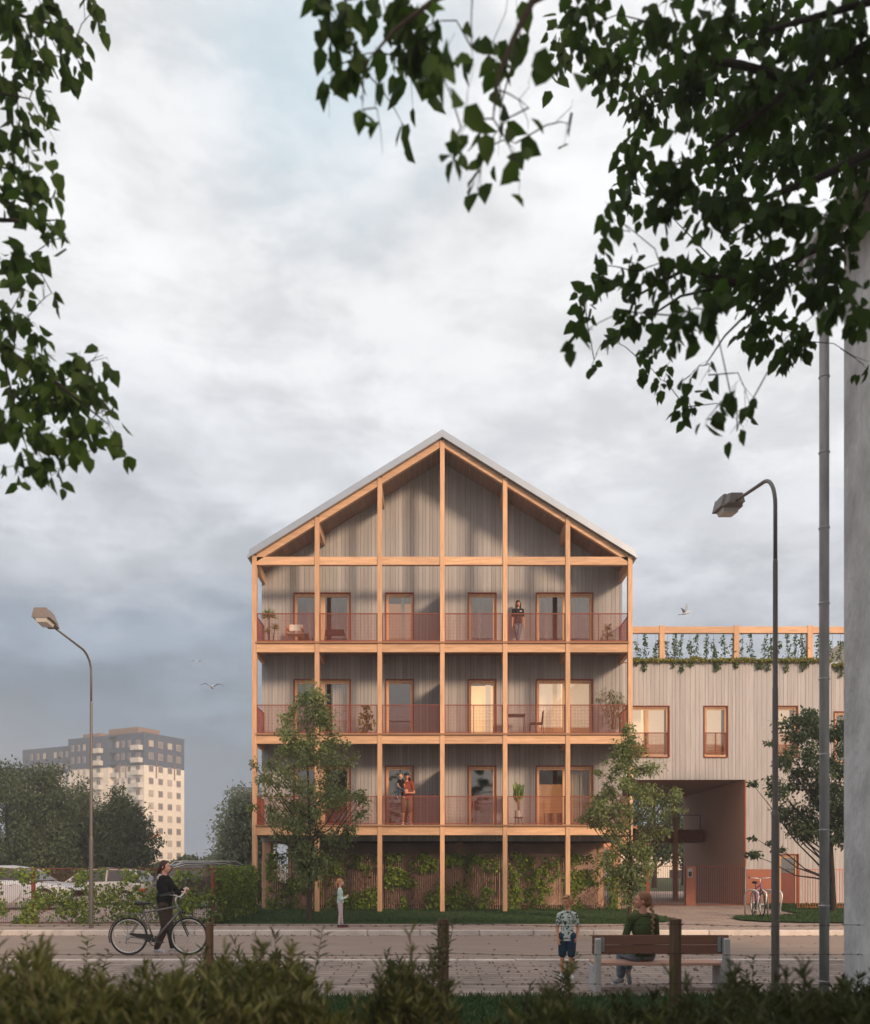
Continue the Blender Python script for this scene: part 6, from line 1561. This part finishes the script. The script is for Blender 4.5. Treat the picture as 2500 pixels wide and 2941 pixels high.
    # clothes
    if top:
        c = MB(); torso(c, .014, low=False); L = top.get('hem', .1)
        pr = ch.lerp(pel, 1.0) + V((0, 0, (.06 - L) * s)); c.ell(ch.lerp(pel, .75), (.132 * wd + .012) * s, (.098 + .012) * s, (.12) * s, 16, 10, M=PM)
        c.tube([ch.lerp(pel, .5), ch.lerp(pel, .8), pr], [1, 1, 1], 20) if False else None
        vs_ = []; fs_ = []; secs = [(ch.lerp(pel, .3), .130, .100), (ch.lerp(pel, .65), .136, .110), (pr, .158, .128), (pr + V((0, 0, .012)), .12, .09)]
        for p, wx, wy_ in secs:
            for j in range(20): a = 2 * math.pi * j / 20; vs_.append(p + PM @ V((math.cos(a) * (wx * wd + .012) * s, math.sin(a) * wy_ * s, 0)))
        for i in range(3):
            for j in range(20): fs_.append((i * 20 + j, i * 20 + (j + 1) % 20, i * 20 + 20 + (j + 1) % 20, i * 20 + 20 + j))
        fs_ += [tuple(range(19, -1, -1)), tuple(60 + j for j in range(20))]; c.add(vs_, fs_)
        c.tube([nk + V((0, 0, -.035 * s)), nk + V((0, -.002, .0 * s + top.get('collar', 0)))], [.078 * s, .062 * s * (1 + .1 * kid)], 16)
        for k in 'LR': arm(c, k, .009 * s + .003, 0, top['sleeve'], 1.0)
        for a in top.get('blobs', ()): c.ell(*a)
        cf = top.get('fn'); base = np.array(top['col'])
        remeshed('top', c, vox, root, colmat('cloth_' + top.get('name', 'top'), .9, .1), cf or (lambda co: np.tile(base, (len(co), 1)) * (1 + .13 * np.sin(co[:, :1] * 21 + co[:, 2:3] * 33) * np.sin(co[:, 2:3] * 17 - co[:, 1:2] * 25))), 4)
    if legs:
        c = MB(); c.ell(pel, (.135 * wd + .012) * s, (.098 + .012) * s, (.095) * s, 16, 10, M=PM); c.caps(Jd['hipL'].lerp(Jd['hipR'], .5) + V((0, 0, .01)), .08 * s, pel + V((0, 0, .05 * s)), .085 * s)
        for k in 'LR': leg(c, k, (.010 + legs.get('loose', 0)) * s, legs['len'])
        base2 = np.array(legs['col']); remeshed('trousers' if legs['len'] > 1.3 else 'shorts', c, vox, root, colmat('cloth_legs', .9, .1), legs.get('fn') or (lambda co: np.tile(base2, (len(co), 1)) * (1 + .16 * np.sin(co[:, :1] * 31 + co[:, 2:3] * 43) * np.sin(co[:, 2:3] * 27))), 3)
    if shoes:
        for k in 'LR':
            c = MB(); A, T = Jd['an' + k], Jd['toe' + k]; dz = V((0, 0, 1)); c.caps(A + (A - T).normalized() * .03 * s + V((0, 0, -.028 * s)), .036 * s, A.lerp(T, .6), .036 * s); c.caps(A.lerp(T, .6), .036 * s, T, .032 * s); c.caps(A, .042 * s, A - V((0, 0, .02)), .04 * s)
            o = remeshed('shoe', c, vox, root, mat('shoe', shoes['col'], .7, .08), None, 1)
            m2 = MB(); f = (T - A); f.z = 0; L = f.length; f.normalize() if L > 1e-4 else None; sd = V((-f.y, f.x, 0)); zlow = min(A.z - .064 * s, T.z - .033 * s)
            if shoes.get('sole') and abs(A.z - T.z) < .12:
                bb = A - f * .045 * s; e = T + f * .03 * s; q = [bb - sd * .030 * s, e - sd * .026 * s, e + sd * .026 * s, bb + sd * .030 * s]
                m2.hexa([(p.x, p.y, zlow - .006) for p in q], [(p.x, p.y, zlow + .016) for p in q]).build('sole', mat('sole', shoes['sole'], .7, .05), o, local=True, bevel=.005)
    if hair:
        c = MB(); r = hair.get('r', 1.0)
        c.ell(hp(0, .026, .040), .083 * hs * r, .094 * hs * r, .086 * hs * r, 18, 12, M=HM); c.ell(hp(0, .055, -.01), .068 * hs * r, .062 * hs * r, .08 * hs, 14, 10, M=HM)
        for sx in (-1, 1): c.ell(hp(sx * .066, .012, .03), .018 * hs, .045 * hs, .045 * hs, 10, 8, M=HM)
        for (a, ra, bb, rb_) in hair.get('locks', ()): c.caps(hp(*a), ra * hs, hp(*bb), rb_ * hs, 10)
        for (a, rx, ry, rz_) in hair.get('blobs', ()): c.ell(hp(*a), rx * hs, ry * hs, rz_ * hs, 10, 8, M=HM)
        hb = np.array(hair['col'])
        def hcf(co):
            k = (np.sin(co[:, :1] * 300 + np.sin(co[:, 2:3] * 40) * 3) * np.sin(co[:, 1:2] * 260 + co[:, 2:3] * 30)); return np.clip(hb * (1 + .28 * k), 0, 1)
        remeshed('hair', c, max(.004, vox * .8), root, colmat('hair', .55, .3), hcf, 2)
    if extra: extra(root, hp, Jd, s, hs)
    return root

# woman pushing the bicycle, seen in profile facing right
def ex_cyc(root, hp, J, s, hs):
    MB().ell(hp(0, .105, -.005), .022, .018, .022, 10, 8).build('hair_tie', mat('red_tie', (.5, .02, .03), .6), root, local=True, smooth=True)
    b = MB(); n = J['neck']
    b.tube([n + Vector((math.cos(a) * .082, math.sin(a) * .075 + .012, -.005 + .03 * (math.sin(a)))) for a in [2 * math.pi * k / 16 for k in range(16)]], .024, 8, closed=True)
    b.ell(n + Vector((0, .095, -.03)), .085, .04, .05); b.build('hood', mat('hood', (.55, .50, .46), .9, .1), root, local=True, smooth=True)
person('woman in black jacket and brown trousers pushing a grey bicycle along the road', (PX(472, 16.2), 16.25, .005), R(90), 1.74,
       J=dict(elL=(.20, -.18, 1.12), wrL=(-.04, -.36, 1.20), elR=(-.25, -.10, 1.10), wrR=(-.20, -.35, 1.14), chest=(0, -.01, 1.22), knL=(.08, -.06, .48), anL=(.08, -.12, .09), toeL=(.09, -.27, .035), knR=(-.08, -.02, .48), anR=(-.08, .14, .085), toeR=(-.09, 0, .035)),
       head=(3, 0, -10), top=dict(col=(.012, .012, .013), sleeve=1.96, hem=.12, collar=.02, name='black', blobs=[((0, .0, 1.27), .175, .165, .19), ((0, .01, 1.04), .17, .155, .17)]), legs=dict(col=(.055, .035, .028), len=1.93, loose=.01), shoes=dict(col=(.55, .56, .60), sole=(.6, .5, .5)),
       hair=dict(col=(.045, .016, .012), locks=[((0, .10, -.02), .042, (0, .13, -.12), .034), ((0, .13, -.12), .034, (0, .12, -.24), .016), ((.07, -.02, .0), .018, (.07, .03, -.06), .014), ((-.07, -.02, .0), .018, (-.07, .03, -.06), .014)]), skin=(.62, .33, .25), vox=.005,
       hands=dict(L=dict(d=(-.35, -.75, .25), curl=62, palm=(0, -.2, -1), thumb=(-1, 0, 0)), R=dict(d=(.15, -.85, .15), curl=62, palm=(0, -.2, -1), thumb=(1, 0, 0))), female=True, extra=ex_cyc)

# boy in patterned T-shirt, head turned
def shirt_fn(co):
    out = np.tile(np.array((.50, .56, .52)), (len(co), 1))
    nz = np.array([noise.noise(Vector((x * 30, y * 30, z * 34))) + .5 * noise.noise(Vector((x * 75, y * 75, z * 60))) for x, y, z in co])
    out[nz > .27] = (.03, .035, .04); out[(nz > .20) & (nz <= .27)] = (.22, .25, .25); return out
person('boy in a pale patterned T-shirt and denim shorts standing left of the bench', (PX(1630, 12.45), 12.45, .02), R(-12), 1.18, kid=.45, slim=.86,
       J=dict(shL=(.112, .01, .905), shR=(-.112, .01, .905), elL=(.150, .05, .72), wrL=(.128, -.01, .585), elR=(-.145, .0, .72), wrR=(-.125, -.07, .575), knL=(.06, -.02, .32), knR=(-.07, -.0, .32), anL=(.05, -.03, .06), anR=(-.075, .03, .06), toeL=(.08, -.15, .03), toeR=(-.10, -.09, .03)),
       head=(10, 0, -28), top=dict(col=(.5, .55, .5), sleeve=.66, hem=.19, fn=shirt_fn, name='print'), legs=dict(col=(.022, .05, .085), len=.88, loose=.022), shoes=dict(col=(.62, .64, .62), sole=(.7, .7, .68)),
       hair=dict(col=(.42, .22, .10), r=1.02, blobs=[((.01, -.055, .098), .06, .035, .024), ((-.03, -.06, .088), .04, .03, .022), ((.03, -.02, .115), .05, .05, .025)]), skin=(.56, .27, .17), vox=.0045,
       hands=dict(R=dict(curl=18, palm=(.6, .6, 0), thumb=(0, -1, 0)), L=dict(curl=30)))

# woman on the bench seen from behind, head turned left, braid down her back
def ex_braid(root, hp, J, s, hs):
    b = MB(); p0 = hp(-.015, .11, -.03); p1 = J['chest'] + Vector((-.055, .125, -.06)); n = 13
    for i in range(n):
        t = i / (n - 1); p = p0.lerp(p1, t) + Vector((.010 * (-1) ** i - .035 * math.sin(t * 3.1) * 0, .035 * math.sin(t * 3.14), 0)); r = .030 * (1 - .55 * t)
        b.ell(p, r * .95, r * .8, r * 1.05, 10, 8)
    b.caps(p1, .011, p1 + Vector((0, 0, -.05)), .006, 8)
    def hcf(co):
        k = np.sin(co[:, 2:3] * 180 + co[:, :1] * 120); return np.array((.26, .135, .07)) * (1 + .25 * k)
    remeshed('braid', b, .004, root, colmat('hair', .55, .3), hcf, 1)
person('woman in a green jumper with a long braid sitting on the bench', (PX(1846, 11.38), 11.36, .02), R(196), 1.68,
       J=dict(pel=(0, 0, .47), chest=(0, .02, .76), neck=(0, .0, .985), shL=(.17, .0, .925), shR=(-.17, .0, .925), elL=(.225, -.05, .69), wrL=(.17, -.24, .58), elR=(-.225, -.05, .69), wrR=(-.17, -.24, .58),
              hipL=(.09, -.03, .45), hipR=(-.09, -.03, .45), knL=(.06, -.46, .45), knR=(-.03, -.46, .50), anL=(.10, -.42, .085), anR=(.02, -.36, .20), toeL=(.12, -.54, .03), toeR=(.05, -.26, .065)),
       head=(-2, 0, 66), top=dict(col=(.060, .080, .030), sleeve=1.9, hem=.10, name='green', blobs=[((0, .0, .80), .16, .12, .18), ((0, .02, .62), .155, .125, .13)]), legs=dict(col=(.18, .215, .25), len=1.82, loose=.014), shoes=dict(col=(.25, .27, .28), sole=(.6, .6, .6)),
       hair=dict(col=(.24, .105, .055), r=.99, blobs=[((0, .10, .0), .03, .03, .035)]), skin=(.56, .25, .17), vox=.005, female=True, extra=ex_braid, headscale=1.05)

# girl on the far pavement, profile to the right
person('young girl with a ponytail in a mint jumper standing on the far pavement', (PX(978, 21.4), 21.4, .126), R(88), 1.19, kid=.5, slim=.85,
       J=dict(elL=(.15, -.03, .70), wrL=(.09, -.16, .76), elR=(-.15, -.03, .70), wrR=(-.08, -.15, .74), shL=(.12, .01, .92), shR=(-.12, .01, .92), anL=(.05, -.04, .06), anR=(-.05, .03, .06), toeL=(.06, -.17, .03), toeR=(-.06, -.10, .03)),
       head=(0, 0, 6), top=dict(col=(.46, .58, .55), sleeve=1.95, hem=.10, name='mint'), legs=dict(col=(.55, .40, .42), len=1.9, loose=.0, fn=lambda co: np.tile(np.array((.52, .42, .45)), (len(co), 1)) * (1 + .3 * np.sin(co[:, 2:3] * 90) * np.sin(co[:, :1] * 80 + co[:, 1:2] * 70) * np.array((.2, 1.0, .8)))), shoes=dict(col=(.05, .05, .055), sole=(.35, .08, .09)),
       hair=dict(col=(.46, .20, .10), locks=[((0, .105, .03), .028, (0, .14, -.05), .030), ((0, .14, -.05), .028, (0, .13, -.16), .014)], blobs=[((0, -.06, .06), .06, .03, .03)]), skin=(.62, .33, .25), vox=.006, hands=dict(L=dict(d=(-.5, -.4, .7), curl=45), R=dict(d=(.5, -.4, .7), curl=45)))

# woman leaning on the top balcony wall
def tee(co):
    out = np.tile(np.array((.030, .030, .036)), (len(co), 1)); return out
def ex_logo(root, hp, J, s, hs): MB().box(.045, .11, -.1395, -.130, 1.283, 1.306).build('chest_print', M['white'], root, local=True)
person('woman with long black hair in dark T-shirt and jeans on the top balcony', (PX(1489, 29.2), 29.22, 8.875), R(0), 1.70,
       J=dict(hipL=(.08, 0, .87), hipR=(-.08, 0, .87), knL=(.0, -.06, .47), anL=(-.06, -.12, .09), toeL=(-.07, -.27, .04), knR=(-.03, .02, .47), anR=(.03, .04, .085), toeR=(.05, -.10, .035)),
       head=(2, 0, 4), top=dict(col=(.03, .03, .036), sleeve=.65, hem=.08, name='dark'), legs=dict(col=(.12, .155, .20), len=1.93), shoes=dict(col=(.25, .2, .18)),
       hair=dict(col=(.012, .009, .009), r=1.04, locks=[((-.07, -.02, .0), .028, (-.078, -.06, -.26), .028), ((.07, -.02, .0), .028, (.078, -.06, -.26), .028), ((0, .07, 0), .05, (0, .08, -.25), .045)], blobs=[((0, -.07, .07), .06, .022, .028)]), skin=(.52, .25, .16), vox=.007, female=True, slim=.88, extra=ex_logo)

# man in a cap and the small child on his arm
def ex_cap(root, hp, J, s, hs):
    b = MB(); b.ell(hp(0, .015, .06), .088 * hs, .10 * hs, .072 * hs); b.hexa([hp(-.06, -.07, .058), hp(.06, -.07, .058), hp(.05, -.155, .045), hp(-.05, -.155, .045)], [hp(-.06, -.07, .068), hp(.06, -.07, .068), hp(.05, -.155, .052), hp(-.05, -.155, .052)])
    b.build('cap', mat('cap', (.03, .045, .06), .8), root, local=True, smooth=True)
def plaid(co):
    out = np.tile(np.array((.20, .15, .10)), (len(co), 1)); a = (np.sin(co[:, 0] * 150) > .55) | (np.sin(co[:, 2] * 110) > .6); out[a] = (.085, .055, .045); return out
zb3 = DECK[2] + .004
person('man in a cap and rust T-shirt holding a toddler on the lowest balcony', (PX(1169, 28.75), 28.75, zb3), R(6), 1.76,
       J=dict(elR=(-.25, -.06, 1.10), wrR=(-.10, -.24, 1.13), elL=(.24, -.10, 1.08), wrL=(.02, -.27, 1.06), anL=(.13, .02, .09), anR=(-.12, .02, .09), knL=(.11, -.01, .48), knR=(-.11, -.01, .48)), head=(2, 0, -4),
       top=dict(col=(.22, .055, .035), sleeve=.72, hem=.14, name='rust'), legs=dict(col=(.2, .15, .1), len=.95, loose=.02, fn=plaid), shoes=dict(col=(.6, .56, .52), sole=(.6, .6, .6)), hair=dict(col=(.05, .03, .02), r=.93), skin=(.48, .21, .13), vox=.007,
       hands=dict(R=dict(d=(.9, -.3, .1), curl=35, palm=(0, 1, 0), thumb=(0, 0, 1)), L=dict(d=(-.9, -.2, .15), curl=35, palm=(0, 1, 0), thumb=(0, 0, 1))), extra=ex_cap)
person('blond toddler in a black T-shirt and blue jeans carried on the arm of the man', (PX(1152, 28.5), 28.50, zb3 + .90), R(25), .86, kid=.9, slim=.95,
       J=dict(pel=(0, 0, .32), chest=(0, 0, .48), neck=(0, 0, .60), shL=(.09, 0, .575), shR=(-.09, 0, .575), elL=(.12, -.02, .44), wrL=(.10, -.10, .36), elR=(-.125, -.02, .44), wrR=(-.09, -.11, .34), hipL=(.05, 0, .30), hipR=(-.05, 0, .30),
              knL=(.07, -.11, .20), anL=(.06, -.08, .04), toeL=(.07, -.15, .005), knR=(-.10, -.08, .18), anR=(-.13, -.04, .03), toeR=(-.16, -.10, .0)), head=(0, 0, 35),
       top=dict(col=(.012, .012, .013), sleeve=.7, hem=.05, name='black'), legs=dict(col=(.03, .06, .11), len=1.8), shoes=dict(col=(.65, .64, .62)), hair=dict(col=(.55, .30, .15), r=1.05), skin=(.62, .32, .23), vox=.006)
